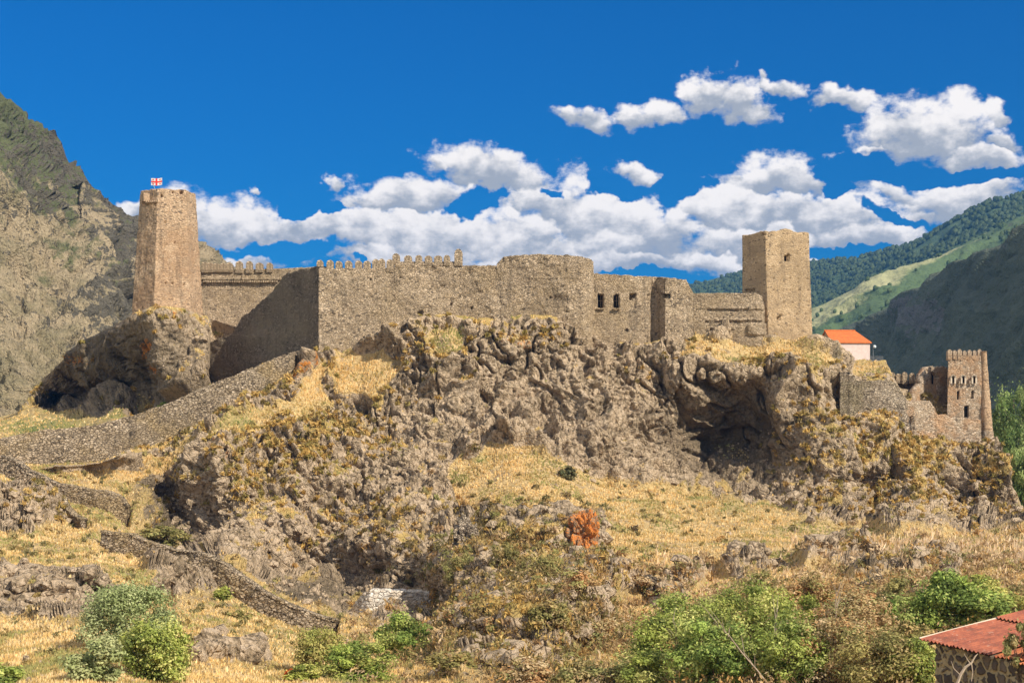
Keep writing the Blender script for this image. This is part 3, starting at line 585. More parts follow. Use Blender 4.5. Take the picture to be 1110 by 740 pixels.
dark, darkP = relief('gorge_side', [(780,480),(860,410),(880,385),(905,366),(930,352),(965,336),(1000,316),(1040,292),(1075,276),(1095,264),(1110,255),(1150,222),(1220,160),(1500,60)], [(780,520),(1500,520)],
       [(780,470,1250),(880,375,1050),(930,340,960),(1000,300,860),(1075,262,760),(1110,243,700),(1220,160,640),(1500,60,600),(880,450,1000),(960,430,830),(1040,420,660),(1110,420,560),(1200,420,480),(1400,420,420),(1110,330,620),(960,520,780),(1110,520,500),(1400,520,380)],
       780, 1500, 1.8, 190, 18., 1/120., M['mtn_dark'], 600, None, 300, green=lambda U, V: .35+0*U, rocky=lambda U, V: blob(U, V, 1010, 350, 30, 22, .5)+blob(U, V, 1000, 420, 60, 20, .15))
# ridge added out of view on the right to shadow the gorge side
gx, gy = np.meshgrid(np.linspace(330, 900, 60), np.linspace(240, 1010, 80)); hh = 330*np.exp(-((gx-500)/105)**2)*sstep(gy, 250, 420)*sstep(gy, 1010, 900)*(1-.0*gx)
hp = np.stack([gx, gy, hh], -1).reshape(-1, 3).astype(np.float32); hh = hh.ravel()+22*fbm(hp/80., 5, 650, .55, True)*np.minimum(1, hh.ravel()/60)-60
sh = mesh_np('gorge_side', np.stack([hp[:, 0], hp[:, 1], hh], 1), grid_faces(80, 60), M['mtn_dark'], attrs=dict(green=np.full(len(hp), .4), rocky=np.full(len(hp), .2))); tag(sh, kind='structure')  # added shadow caster, sharing its name with the visible slope
# valley floor reaching the horizon
Vg = []; R = [0, 60, 150, 300, 600, 1200, 2500, 5000, 9000]
for r in R:
    for a in range(48): Vg.append((r*math.sin(a/48*2*math.pi), 60+r*math.cos(a/48*2*math.pi), -34-.002*r))
ground = mesh_np('ground', np.array(Vg), grid_faces(len(R), 48, True), M['mtn_spur'], attrs=dict(green=np.full(len(Vg), .5), rocky=np.zeros(len(Vg)))); tag(ground, kind='structure')

# woods on the far slopes: many small crowns, nobody could count them
ico_t = (1+5**.5)/2
ICO = np.array([(-1,ico_t,0),(1,ico_t,0),(-1,-ico_t,0),(1,-ico_t,0),(0,-1,ico_t),(0,1,ico_t),(0,-1,-ico_t),(0,1,-ico_t),(ico_t,0,-1),(ico_t,0,1),(-ico_t,0,-1),(-ico_t,0,1)])/1.902
ICF = np.array([(0,11,5),(0,5,1),(0,1,7),(0,7,10),(0,10,11),(1,5,9),(5,11,4),(11,10,2),(10,7,6),(7,1,8),(3,9,4),(3,4,2),(3,2,6),(3,6,8),(3,8,9),(4,9,5),(2,4,11),(6,2,10),(8,6,7),(9,8,1)])
def crowns(name, Pgrid, n, size, mask=None, seed=1, cols=((.05,.09,.03),(.10,.15,.05))):
    r = np.random.default_rng(seed); H, Wd = Pgrid.shape[:2]; i = r.integers(1, H-1, n*3); j = r.integers(0, Wd-1, n*3)
    w = fbm((Pgrid[i, j]*.008/ (size/6)).astype(np.float32), 3, seed+5); keep = w > -.35
    if mask is not None: keep &= mask(i, j, r)
    i, j = i[keep][:n], j[keep][:n]; n = len(i); q = Pgrid[i, j]+(Pgrid[i, j+1]-Pgrid[i, j])*r.random((n, 1))
    s = size*(.6+.8*r.random(n)); sh = ICO[None]*(1+.35*(r.random((n, 12, 1))-.5)); sh = sh*np.stack([s*.55, s*.55, s*.75], -1)[:, None]
    V_ = q[:, None]+sh+np.stack([0*s, 0*s, s*.35], -1)[:, None]; Fc = ICF[None]+12*np.arange(n)[:, None, None]
    c = np.array(cols[0])+(np.array(cols[1])-np.array(cols[0]))*r.random((n, 1)); c = np.repeat(np.concatenate([c, np.ones((n, 1))], 1), 12, 0)
    o = mesh_np(name, V_.reshape(-1, 3), Fc.reshape(-1, 3), M['leaf'], smooth=False, attrs=dict(col=c)); return tag(o, kind='stuff')
crowns('woods', farP, 26000, 6.5, seed=3, cols=((.05,.085,.035),(.085,.125,.05)))
crowns('woods', spurP, 9000, 4.2, mask=lambda i, j, r: (i > 40) | (r.random(len(i)) < .06) | (j > 175), seed=4, cols=((.06,.10,.035),(.10,.14,.05)))
print('mountains', round(time.time()-T0, 1))
# ================================================================== MASONRY BUILDERS
def stone_disp(Pf, seed, a_big, a_stone):
    w1_, w2_, wi, wo = worley(Pf*np.array([2.2, 2.2, 3.4], np.float32), seed)
    return a_big*fbm(Pf/2.6, 4, seed+3, .6)+a_stone*((wi-.5)*.8+.9*(sstep(w2_-w1_, 0, .25)-1)) + a_stone*.8*fbm(Pf/.5, 2, seed+7)
def wall(name, stations, mat, thick=1.4, parent=None, step=.17, holes=(), rag=.25, a_big=.22, a_stone=.07, seed=1, ledges=(), cap=None, bury=1.5, flip=1):
    """stations: (px, depth, py_top, py_bottom) along the wall, left to right"""
    st = np.array(stations, float); X = (st[:, 0]-HX)/F*st[:, 1]; Yy = st[:, 1]; zt = (HY-st[:, 2])/F*Yy; zb = (HY-st[:, 3])/F*Yy-bury
    seg = np.hypot(np.diff(X), np.diff(Yy)); s = np.concatenate([[0], np.cumsum(seg)]); n = max(4, int(s[-1]/step))
    # sample every station exactly and evenly between
    ss = np.unique(np.concatenate([np.linspace(0, s[-1], n), s])); xs = np.interp(ss, s, X); ys = np.interp(ss, s, Yy); T = np.interp(ss, s, zt); B = np.interp(ss, s, zb)
    nx = np.gradient(ys); ny = -np.gradient(xs); l = np.hypot(nx, ny)+1e-9; nx /= l; ny /= l       # outward = towards the viewer
    cc = np.stack([ss*0+seed*3.1, ss*1.3, ss*0], 1).astype(np.float32)
    T = T + rag*fbm(cc, 4, seed, .65)
    H = float((T-B).max()); nr = max(4, int(H/step)); t = np.linspace(0, 1, nr)[:, None]
    Z = B*(1-t)+T*t; Xg = np.broadcast_to(xs, Z.shape); Yg = np.broadcast_to(ys, Z.shape); G = np.stack([Xg, Yg, Z], -1)
    Nn = np.stack([nx, ny, 0*nx], -1)[None]
    d = stone_disp(G.reshape(-1, 3).astype(np.float32), seed, a_big, a_stone).reshape(Z.shape)
    gpx = HX+F*G[..., 0]/G[..., 1]; gpy = HY-F*G[..., 2]/G[..., 1]
    for (a0, a1, b0, b1, dep, arch) in holes:
        cx = (a0+a1)/2; hw = (a1-a0)/2; topy = b0 + (hw*(1-np.sqrt(np.clip(1-((gpx-cx)/hw)**2, 0, 1)))*1.0 if arch else 0)
        d = np.where((abs(gpx-cx) < hw) & (gpy > topy) & (gpy < b1), -dep, d)
    for (a0, a1, b0, h_, out) in ledges: d = d + np.where((gpx > a0) & (gpx < a1) & (abs(gpy-b0) < h_), out, 0)
    front = G + Nn*d[..., None]
    topm = front[-1:] - Nn*thick*.5; topm[..., 2] += .12*fbm(cc+5, 3, seed+2)
    back = G[-1:] - Nn*thick; bb = G[:1] - Nn*thick; bm = G[:1]*.5+G[-1:]*.5-Nn*thick
    A = np.concatenate([front, topm, back, bm, bb], 0); r, c = A.shape[:2]
    Fc = grid_faces(r, c); f0 = np.arange(r)*c; ends = []
    closing = np.stack([np.arange(c-1), np.arange(1, c), (r-1)*c+np.arange(1, c), (r-1)*c+np.arange(c-1)], -1)
    m = front.shape[0]
    V = A.reshape(-1, 3); e0 = []
    for col in (0, c-1):      # end caps: strips from the front rows to the back edge
        ba, bbm = (m+1)*c+col, (r-1)*c+col
        for i in range(m-1): e0.append((i*c+col, (i+1)*c+col, ba if i >= m//2 else bbm, ba if i >= m//2 else bbm))
    tri = np.array([[q[0], q[1], q[2]] for q in e0]); tri = np.concatenate([tri, [[(m-1)*c+col, m*c+col, (m+1)*c+col] for col in (0, c-1)], [[(m//2)*c+col, (m+1)*c+col, (r-1)*c+col] for col in (0, c-1)]])
    o = mesh_np(name, V, [np.concatenate([Fc, closing]), tri], mat, parent)
    return o
def tower(name, ring0, ring1, z0, z1, mat, parent=None, step=.18, rag=.3, a_big=.18, a_stone=.06, seed=1, holes=(), parapet=1.2, top_fn=None):
    """ring0/ring1: plan polygons at the foot and the top, listed counter-clockwise seen from above"""
    r0 = np.array(ring0, float); r1 = np.array(ring1, float); n = len(r0); L = np.hypot(*(np.roll(r0, -1, 0)-r0).T)
    u = []; cols0 = []; cols1 = []; nrm = []
    for i in range(n):
        k_ = max(2, int(L[i]/step)); t = np.arange(k_)/k_; j = (i+1) % n
        cols0.append(r0[i]*(1-t[:, None])+r0[j]*t[:, None]); cols1.append(r1[i]*(1-t[:, None])+r1[j]*t[:, None])
        e = r0[j]-r0[i]; e = np.array([e[1], -e[0]])/np.hypot(*e); nrm.append(np.repeat(e[None], k_, 0))
    c0 = np.concatenate(cols0); c1 = np.concatenate(cols1); nn = np.concatenate(nrm); nc = len(c0)
    nr = int((z1-z0)/step); t = np.linspace(0, 1, nr)[:, None, None]; XY = c0[None]*(1-t)+c1[None]*t
    per = np.cumsum(np.hypot(*np.diff(np.concatenate([c0, c0[:1]]), axis=0).T)); cc = np.stack([c0[:, 0], c0[:, 1], 0*per], 1).astype(np.float32)
    zt = z1 + rag*fbm(cc*1.1, 4, seed, .6) + (top_fn(c1) if top_fn else 0)
    Z = z0*(1-t[..., 0])+zt[None]*t[..., 0]; G = np.concatenate([XY, Z[..., None]], -1)
    d = stone_disp(G.reshape(-1, 3).astype(np.float32), seed, a_big, a_stone).reshape(Z.shape)
    gpx = HX+F*G[..., 0]/G[..., 1]; gpy = HY-F*G[..., 2]/G[..., 1]; fr = (nn[:, 1] < -.2)[None]
    for (a0, a1, b0, b1, dep, arch) in holes:
        cx = (a0+a1)/2; hw = (a1-a0)/2; topy = b0 + (hw*(1-np.sqrt(np.clip(1-((gpx-cx)/hw)**2, 0, 1))) if arch else 0)
        d = np.where(fr & (abs(gpx-cx) < hw) & (gpy > topy) & (gpy < b1), -dep, d)
    G = G + np.concatenate([nn, 0*nn[:, :1]], 1)[None]*d[..., None]
    ctr = np.append(c1.mean(0), 0); inr = G[-1:].copy(); v = inr[..., :2]-ctr[:2]; inr[..., :2] = ctr[:2]+v*(1-.9/np.hypot(v[..., 0], v[..., 1]))[..., None]
    low = inr.copy(); low[..., 2] = z1-parapet; cen = low.copy(); cen[..., :2] = ctr[:2]+(low[..., :2]-ctr[:2])*.02
    A = np.concatenate([G, inr, low, cen], 0)
    return mesh_np(name, A.reshape(-1, 3), grid_faces(A.shape[0], nc, True), mat, parent)
def merlon_mesh(kind, w, h, d):
    """small battlement block with a rounded or swallow-shouldered head"""
    m = MB(); n = 8; prof = [(-w/2, -.6), (w/2, -.6), (w/2, h*.55)]
    if kind == 'round': prof += [(w/2*math.cos(a), h*.55+h*.45*math.sin(a)) for a in np.linspace(.25, math.pi-.25, n)]
    else: prof += [(w*.42, h*.72), (w*.2, h*.8), (w*.1, h), (-w*.1, h), (-w*.2, h*.8), (-w*.42, h*.72)]
    prof += [(-w/2, h*.55)]
    m.prism([(x, -d/2, z) for x, z in prof][::-1], [(x, d/2, z) for x, z in prof][::-1]); return m
_mer = {}
def merlon(parent, px, py, Y, w, h, d, kind='round', mat='wall', rz=0.):
    key = (kind, w, h, d, mat)
    if key not in _mer:
        o = merlon_mesh(kind, w, h, d).build('merlon', M[mat]); _mer[key] = o.data
    else:
        o = bpy.data.objects.new('merlon', _mer[key]); S.collection.objects.link(o)
    o.location = at(px, py, Y); o.rotation_euler.z = rz+random.uniform(-.06, .06); s = random.uniform(.85, 1.12); o.scale = (s, 1, random.uniform(.8, 1.15)); attach(o, parent)
    return o
def dark_opening(parent, px, py, Y, w, h, name='window', frame=None):
    m = MB(); p = at(px, py, Y); m.box(p, (w, .1, h)); o = m.build(name, M['black'], parent); return o

# ------------------------------------------------------------------ the fortress
# left tower: tapering hexagon
cx, cy = at(181, 340, 240)[0]-.75, 243.5
def hexa(R, rot, cx, cy): return [(cx+R*math.cos(rot+k*math.pi/3), cy+R*math.sin(rot+k*math.pi/3)) for k in range(6)]
rot = math.radians(-90+22-30)
tw = thing('hexagonal_tower', (cx, cy, 16), 'tall tapering hexagonal stone tower with a flag, at the left end of the fortress', 'tower')
tower('shaft', hexa(6.55, rot, cx, cy), hexa(4.85, rot, cx+.1, cy), 14.2, 39.9, M['tower'], tw, rag=.25, seed=11, a_big=.16, a_stone=.07,
      holes=[(195, 198, 206, 210, .8, False), (174.5, 177, 211, 214, .7, False), (186.5, 188, 207.5, 210, .6, False), (214.2, 215.5, 297, 303, .8, False), (186, 188, 306, 308, .6, False), (179, 181, 306, 308, .6, False), (198, 200, 307, 309, .6, False), (206, 207.5, 306, 308, .5, False), (189, 191, 262, 264, .5, False), (178, 180, 240, 241.5, .5, False)])
m = MB()
for k_ in range(9): m.box(Vector(at(155.5+k_*2.1, 219.5-.15*k_, 240.2-.42*k_)), (.28, .7, .5), rz=-.8)
m.box(Vector(at(157.5, 214, 239.6)), (.9, 1.2, 1.5), rz=-.75); m.build('corbel', M['tower'], tw)
m = MB()
mm = [(204.2, 300, 1.1), (205.5, 318, 1.6)]
# the flag on the tower
fl = thing('flag', at(168, 203, 241), 'small white flag with red crosses flying above the hexagonal tower', 'flag')
m = MB(); a = Vector(at(168.2, 206, 241)); b_ = Vector(at(163.6, 194.0, 241)); m.tube([a, b_], [.07, .05]); m.build('pole', M['metal'], fl)
def flag_panel(u0, u1, v0, v1, off, n=10):
    us = np.linspace(u0, u1, n); vs = np.linspace(v0, v1, 5); U_, V_ = np.meshgrid(us, vs); o0 = np.array(at(163.8, 193.6, 241))
    X_ = o0[0]+U_*1.95; Z_ = o0[2]-V_*1.25+.10*U_+.05*np.sin(U_*7+1); Yw = o0[1]-.15*np.sin(U_*6)*U_+off; return np.stack([X_, Yw, Z_], -1)
def flag_part(rects, off, name, mat):
    Vs = []; Fs = []; n = 0
    for r_ in rects:
        g1 = flag_panel(*r_, off); g2 = flag_panel(*r_, -off if off else .02)
        for g2_ in (g1, g2): Vs.append(g2_.reshape(-1, 3)); Fs.append(grid_faces(*g2_.shape[:2])+n); n += g2_.shape[0]*g2_.shape[1]
    return mesh_np(name, np.concatenate(Vs), np.concatenate(Fs), mat, fl)
flag_part([(0, 1, 0, 1)], 0., 'cloth', M['white'])
cr = [(.42, .58, 0, 1), (0, .42, .4, .6), (.58, 1, .4, .6)]
for a in (.2, .8):
    for b2 in (.2, .8): cr += [(a-.09, a+.09, b2-.035, b2+.035), (a-.025, a+.025, b2-.11, b2+.11)]
flag_part(cr, -.04, 'red_cross', M['red'])

# rear curtain wall between the tower and the dark flank
w1 = thing('curtain_wall', at(262, 345, 246), 'low curtain wall with small rounded merlons right of the hexagonal tower', 'wall')
wall('masonry', [(216, 247, 292.5, 372), (262, 247, 292, 372), (300, 247, 291, 372), (345, 247, 289, 372)], M['wall'], 1.6, w1, holes=[], rag=.12, seed=21, ledges=[(216, 345, 302.5, .7, .35)])
m = MB()
for k_ in range(34): m.box(Vector(at(221+k_*2.4, 305, 246.6)), (.2, .5, .35))
m.build('corbel', M['wall'], w1)
for px in (222, 228, 235, 242, 249, 259.5, 270.5, 281.5, 292.5): merlon(w1, px, 291.8, 247, 1.25, 1.3, .7, 'round')
# dark flank wall facing left
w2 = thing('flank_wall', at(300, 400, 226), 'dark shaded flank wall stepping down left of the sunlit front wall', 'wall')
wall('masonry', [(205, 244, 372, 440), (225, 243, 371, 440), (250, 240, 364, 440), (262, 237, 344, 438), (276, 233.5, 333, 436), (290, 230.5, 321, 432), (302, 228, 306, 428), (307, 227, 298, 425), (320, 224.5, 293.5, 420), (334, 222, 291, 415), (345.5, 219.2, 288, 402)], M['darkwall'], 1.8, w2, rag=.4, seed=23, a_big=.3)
# long front wall
w3 = thing('front_wall', at(490, 370, 219), 'long high sunlit front wall of the fortress with battlements', 'wall')
wall('masonry', [(345.3, 219, 290.5, 398), (360, 219.3, 291, 400), (395, 219.8, 290.5, 402), (427, 220.2, 290.5, 396), (428, 220.2, 285.5, 396), (498, 220.6, 285, 385), (499, 220.6, 287.5, 385), (543, 219.6, 287.5, 378)], M['wall'], 2.0, w3, seed=25, rag=.2, a_big=.5, a_stone=.10,
     holes=[(452, 458, 337, 341, .9, 0), (480, 482, 309, 311, .6, 0), (488, 490.5, 328, 331, .7, 0), (509, 511.5, 332, 335, .7, 0), (401, 403, 302, 304, .5, 0), (449, 456, 351, 356, .8, 0), (433, 434.5, 300, 301.5, .5, 0), (476, 481, 309, 311, .5, 0)])
wall('parapet', [(427.5, 220.5, 283.5, 292), (499, 220.9, 283.5, 292)], M['wall'], .8, w3, rag=.12, seed=26, bury=.2)
for px in (347, 358, 367.5, 378, 389, 398, 407.5, 414, 423): merlon(w3, px, 290.8, 220.4, 1.2, 1.35, .8, 'round')
for px, h_ in ((429.5, 1.6), (442.5, .95), (454, .95), (464.5, .95), (475, .95), (484.5, .95), (497, 1.85)): merlon(w3, px, 284.0, 220.9, 1.2, h_+.1, .8, 'round')
# rounded bastion and the palace stretch
w4 = thing('bastion', at(595, 345, 217), 'rounded bastion standing taller than the rest of the front wall', 'bastion')
wall('masonry', [(538, 219.9, 287, 378), (546, 219.5, 278, 378), (560, 219.2, 276.2, 378), (590, 218.6, 275.5, 375), (615, 217.6, 276, 378), (632, 217.6, 278.5, 385), (641, 218.4, 281.5, 392), (644, 221.0, 284, 392)], M['wall'], 2.2, w4, seed=27, rag=.2, a_big=.42, a_stone=.1,
     ledges=[(575, 632, 301, .6, .12)], holes=[(596, 598, 322, 323.5, .5, 0), (566, 568, 334, 336, .5, 0)])
w5 = thing('palace_wall', at(695, 365, 221), 'front wall pierced by two small rectangular windows right of the bastion', 'wall')
wall('masonry', [(642, 221.2, 296.5, 395), (665, 221.3, 297.5, 398), (703, 221.6, 299.5, 400), (706, 223.4, 300, 400), (712, 223.2, 300.4, 400), (721, 221.0, 301, 400), (744, 221.5, 303, 395), (746, 221.6, 308, 392), (752, 221.8, 317.5, 392)], M['wall'], 1.6, w5, seed=29, rag=.18, a_big=.25, a_stone=.09,
     holes=[(648, 654.5, 319, 333.5, 1.4, 0), (665, 671.5, 319, 333.5, 1.4, 0), (683, 690, 318.5, 325, 1.3, 0), (701.5, 704.5, 319, 333, .7, 0), (717, 727, 318.5, 323, 1.2, 0), (685.5, 689, 322, 334, .25, 0), (665, 671, 308, 317, .22, 1), (648, 654, 313, 317, .18, 1), (677, 681, 357, 359, .6, 0)])
for a, b2 in ((651.2, 326), (668.2, 326)):
    o = MB(); o.box(Vector(at(a, b2, 222.35)), (.95, .12, 2.1)); o = o.build('window', M['black'], w5)
    m = MB(); m.box(Vector(at(a, 334.6, 221.0)), (1.25, .4, .16)); m.build('sill', M['wall'], o)
    m = MB(); p = Vector(at(a, 326, 222.25)); m.box(p, (.07, .06, 2.0)); m.box(p, (.9, .06, .07)); m.build('bar', M['wall'], o)
w6 = thing('stepped_wall', at(785, 360, 221), 'low wall with horizontal ledges just left of the square tower', 'wall')
wall('masonry', [(746, 222.4, 317.5, 388), (775, 222.0, 317.5, 388), (820, 221.0, 317.8, 392), (826, 221.2, 321, 392), (829, 222.6, 332, 392), (831, 224.5, 352, 392)], M['wall'], 1.8, w6, seed=31, rag=.10, a_big=.12, a_stone=.09,
     ledges=[(770, 826, 334, .8, .22), (765, 826, 346.5, .8, .22), (770, 796, 355.5, .7, .3), (810, 831, 357, 6., .35)], holes=[(755, 771, 334.5, 335.6, .3, 0), (766, 828, 336, 337.0, .25, 0), (764, 826, 348.6, 349.6, .25, 0), (770, 796, 356.8, 357.8, .3, 0)])
# square tower
st_ = thing('square_tower', at(855, 372, 226), 'plain brown square tower with one small window near its top', 'tower')
p0 = np.array(at(829.6, 300, 222.5)[:2]); pl = np.array(at(804.5, 300, 225.9)[:2]); pr = np.array(at(876.8, 300, 224.6)[:2]); pb = pl+(pr-p0)+np.array([0, .6])
q0 = np.array(at(833.5, 300, 222.3)[:2]); ql = np.array(at(805, 300, 226.2)[:2]); qr = np.array(at(881.5, 300, 224.4)[:2]); qb = ql+(qr-q0)
tower('shaft', [ql, q0, qr, qb], [pl, p0, pr, pb], 9.0, 30.2, M['keep'], st_, rag=.28, seed=33, a_big=.07, a_stone=.035,
      holes=[(850.3, 856.3, 276.5, 283, 1.4, 0), (842.2, 846, 343, 347, .7, 0), (846, 849, 341.5, 343, .5, 0), (808, 818, 313.5, 317, .5, 0), (826, 830, 253, 255, .4, 0)]
      + [(x+((y*7) % 5), x+((y*7) % 5)+1.5, y, y+1.5, .3, 0) for y in range(262, 362, 13) for x in range(836, 876, 9)],
      top_fn=lambda c: .45*np.exp(-((c[:, 0]-at(853, 0, 223)[0])/1.2)**2)-.25*np.exp(-((c[:, 0]-at(812, 0, 223)[0])/1.5)**2))
m = MB(); m.box(Vector(at(853.3, 279.7, 224.7)), (1.0, .1, 1.1)); m.build('window', M['black'], st_)
# small white-walled house with orange roof
hs = thing('small_house', at(920, 391, 236), 'small pale pink house with an orange tiled roof beside the square tower', 'house')
A = np.array(at(902.5, 391, 234)); B = np.array(at(943, 391.5, 234.8)); Lg = np.array(at(887.3, 391, 241.0)); ez = at(902.5, 371.8, 234)[2]; gz_ = A[2]
Cc = B+(Lg-A); Cc[2] = B[2]
def v3(p, z): return (p[0], p[1], z)
m = MB(); m.prism([v3(A, gz_-2), v3(B, gz_-2), v3(Cc, gz_-2), v3(Lg, gz_-2)], [v3(A, ez), v3(B, ez), v3(Cc, ez), v3(Lg, ez)]); m.build('wall', M['plaster'], hs)
rz_ = at(894.5, 359, 237.5)[2]; mid = (A+Lg)/2; midr = (B+Cc)/2
inn = (mid*.82+midr*.18); ov = .25
m = MB(); ri = mid+(midr-mid)*-.02; rj = mid+(midr-mid)*.80
e1 = (B-A)/np.linalg.norm(B-A); e2 = (Lg-A)/np.linalg.norm((Lg-A)[:2])
a_, b__, c_, d_ = A-e1*ov-e2*ov, B+e1*ov-e2*ov, Cc+e1*ov+e2*ov, Lg-e1*ov+e2*ov
th = .16
ring = [v3(a_, ez), v3(b__, ez), v3(c_, ez), v3(d_, ez)]; V_ = ring+[v3(ri, rz_), v3(rj, rz_)]+[(x, y, z+th) for x, y, z in ring]+[(ri[0], ri[1], rz_+th), (rj[0], rj[1], rz_+th)]
m.add(V_, [(6,7,11,10),(7,8,11),(8,9,10,11),(0,4,5,1),(1,5,2),(2,5,4,3),(0,1,7,6),(1,2,8,7),(2,3,9,8),(3,4,10,9),(0,6,10,4)]); m.build('roof', M['tiles'], hs)
m = MB(); m.prism([v3(A+e1*.05, ez), v3(Lg+e1*.05, ez), v3(mid+e1*.05, rz_-.05)], [v3(A+e1*.35, ez), v3(Lg+e1*.35, ez), v3(mid+e1*.35, rz_-.05)]); m.build('gable', M['gable'], hs)
m = MB(); gq = (A*.62+Lg*.38); m.box(Vector((gq[0], gq[1], ez+.35)), (.12, .5, .35), rz=math.atan2(e2[1], e2[0])-math.pi/2); m.build('vent', M['black'], hs)
m = MB(); m.tube([v3(ri-e1*.1, rz_+.16), v3(rj, rz_+.16)], [.13, .13], 6); m.build('ridge', M['tiles'], hs)
# lamp and railing
lp = thing('street_lamp', at(946.5, 391, 236), 'thin grey lamp post standing right of the small pink house', 'lamp')
m = MB(); m.tube([at(946.5, 392, 236), at(946.5, 374.5, 236)], [.07, .05]); m.build('post', M['metal'], lp)
m = MB(); m.tube([at(946.5, 374.5, 236), at(947.6, 374.2, 235.7), at(948.2, 374.6, 235.6)], [.05, .05, .05]); p = Vector(at(948.2, 375.6, 235.6)); m.tube([p+Vector((0, 0, .25)), p+Vector((0, 0, .05)), p-Vector((0, 0, .2))], [.1, .28, .2], 8); m.build('lamp_head', M['lampglass'], lp)
rt = thing('retaining_wall', at(952, 411, 233), 'short pale rubble retaining wall below the railing', 'wall')
wall('masonry', [(943, 234.0, 391.3, 412), (957.5, 233.2, 391.5, 413), (960, 236, 391.5, 412)], M['pale'], 1.5, rt, seed=41, rag=.1)
rl = thing('railing', at(951, 391, 234), 'grey metal railing on the terrace right of the small house', 'railing')
m = MB(); pts = [(943.5, 234.3), (950.5, 233.8), (957, 233.4)]
for px, Yq in pts:
    m = MB(); m.tube([at(px, 391.8, Yq), at(px, 386.0, Yq)], [.04, .04]); m.build('post', M['metal'], rl)
m = MB()
for dy in (386.0, 388.5): m.tube([at(a, dy, b2) for a, b2 in pts], [.035]*3)
m.build('rail', M['metal'], rl)
m = MB(); n_ = 22
for i in range(n_): 
    f_ = i/(n_-1); m.tube([at(943.5+13.5*f_, 391.5, 234.3-.9*f_), at(943.5+13.5*f_, 386.2, 234.3-.9*f_)], [.02, .02], 4)
m.build('bars', M['metal'], rl)
# ruined round bastion under the house
rb_ = thing('ruined_bastion', at(903, 404, 222), 'crumbling round rubble bastion below the small house', 'bastion')
wall('masonry', [(884, 223.5, 377, 402), (889, 220.3, 375, 402), (898, 218.6, 374.5, 402), (908, 218.8, 376, 401), (915, 220.5, 380, 402), (919, 223.5, 387, 404)], M['lowwall'], 2.5, rb_, seed=43, rag=.6, a_big=.6, bury=.4)
# outer walls on the right
ow = thing('outer_wall', at(945, 450, 214), 'grey outer wall on the cliff below the small house, with pilaster at left end', 'wall')
wall('masonry', [(909.5, 215.2, 403.5, 470), (910.5, 213.4, 403, 470), (926, 213.3, 407, 472), (929, 213.4, 412.5, 472), (966, 213.9, 412, 476), (971, 214.2, 415, 478), (980, 214.8, 429, 480), (986, 215.2, 436, 482)], M['lowwall'], 1.5, ow, seed=45, rag=.2, a_big=.2, a_stone=.1, ledges=[(910, 927, 430, 60, .12)])
ow2 = thing('outer_wall', at(1005, 470, 217), 'lighter stepped outer wall running into the foot of the battlemented gate tower', 'wall')
wall('masonry', [(981, 215.0, 434, 482), (984, 215.0, 434.5, 490), (1008, 216.0, 434, 508), (1014, 216.2, 443, 512), (1017, 216.3, 450, 514), (1026, 216.6, 449, 512), (1030, 216.7, 452, 505), (1064, 217.4, 455, 486)], M['gate'], 1.6, ow2, seed=47, rag=.25, a_big=.25, a_stone=.1, holes=[(985.5, 991, 451, 471, .8, 1)])
mw = thing('battlement_wall', at(988, 430, 226), 'shaded back wall with rounded merlons left of the arched ruin', 'wall')
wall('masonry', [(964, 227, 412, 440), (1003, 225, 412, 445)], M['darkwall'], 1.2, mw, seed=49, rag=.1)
for px in (967, 974, 980.5, 988.5, 996.5): merlon(mw, px, 411.8, 226.2-.05*(px-964), .95, 1.25, .7, 'round', 'wall')
rw = thing('ruined_wall', at(1008, 430, 224), 'broken wall with an arched window left of the battlemented gate tower', 'wall')
wall('masonry', [(990, 219.5, 434, 452), (994, 220.5, 422, 452), (999, 221.5, 415, 452), (1001, 222.0, 405, 452), (1005, 222.5, 398.5, 452), (1010, 223, 397, 452), (1027, 224.6, 397, 456)], M['gate'], 1.2, rw, seed=51, rag=.3, a_big=.15, holes=[(1009.5, 1015.5, 404, 416.5, .9, 1)])
m = MB(); m.box(Vector(at(1012.5, 411, 224.2)), (.9, .1, 1.9)); m.build('window', M['black'], rw)
# gate tower
gt_ = thing('gate_tower', at(1045, 455, 220), 'battlemented gate tower with three arched windows in a row at the right end', 'tower')
GA = lambda px, Y_: np.array(at(px, 0, Y_)[:2])
g0, g1, g2, g3 = GA(1025.5, 219.0), GA(1065, 218.4), GA(1067, 225.5), GA(1028, 226)
h0, h1, h2, h3 = GA(1027.8, 219.2), GA(1063.5, 218.6), GA(1065.5, 225), GA(1029.5, 225.5)
WH = [(1033.2, 411.5), (1044.3, 411.5), (1056, 411.5)]
tower('shaft', [g0, g1, g2, g3], [h0, h1, h2, h3], -7, 9.6, M['gate'], gt_, step=.13, rag=.06, seed=53, a_big=.12, a_stone=.05,
      holes=[(x-1.9, x+1.9, y-4.2, y+3.5, .9, 1) for x, y in WH]+[(1037.3, 1039.6, 423.5, 433, .8, 1), (1053.2, 1055.4, 423.5, 432, .8, 1), (1045.3, 1049.6, 440, 452, .9, 0), (1041, 1042, 390, 391, .4, 0), (1048, 1049, 390, 391, .4, 0), (1035, 1036, 390, 391, .4, 0), (1055, 1056, 390, 391, .4, 0)])
def arch_frame(px, py, Y_, w, h, t, dep):
    m = MB(); c = Vector(at(px, py, Y_)); pts = [(-w/2, -h/2)]+[(w/2*math.cos(a), h/2-w/2+w/2*math.sin(a)) for a in np.linspace(math.pi, 0, 9)]+[(w/2, -h/2)]
    for (x0, z0), (x1, z1) in zip(pts[:-1], pts[1:]):
        d_ = math.hypot(x1-x0, z1-z0); m.box(c+Vector(((x0+x1)/2, 0, (z0+z1)/2)), (d_+t*.3, dep, t), ry=-math.atan2(z1-z0, x1-x0))
    return m
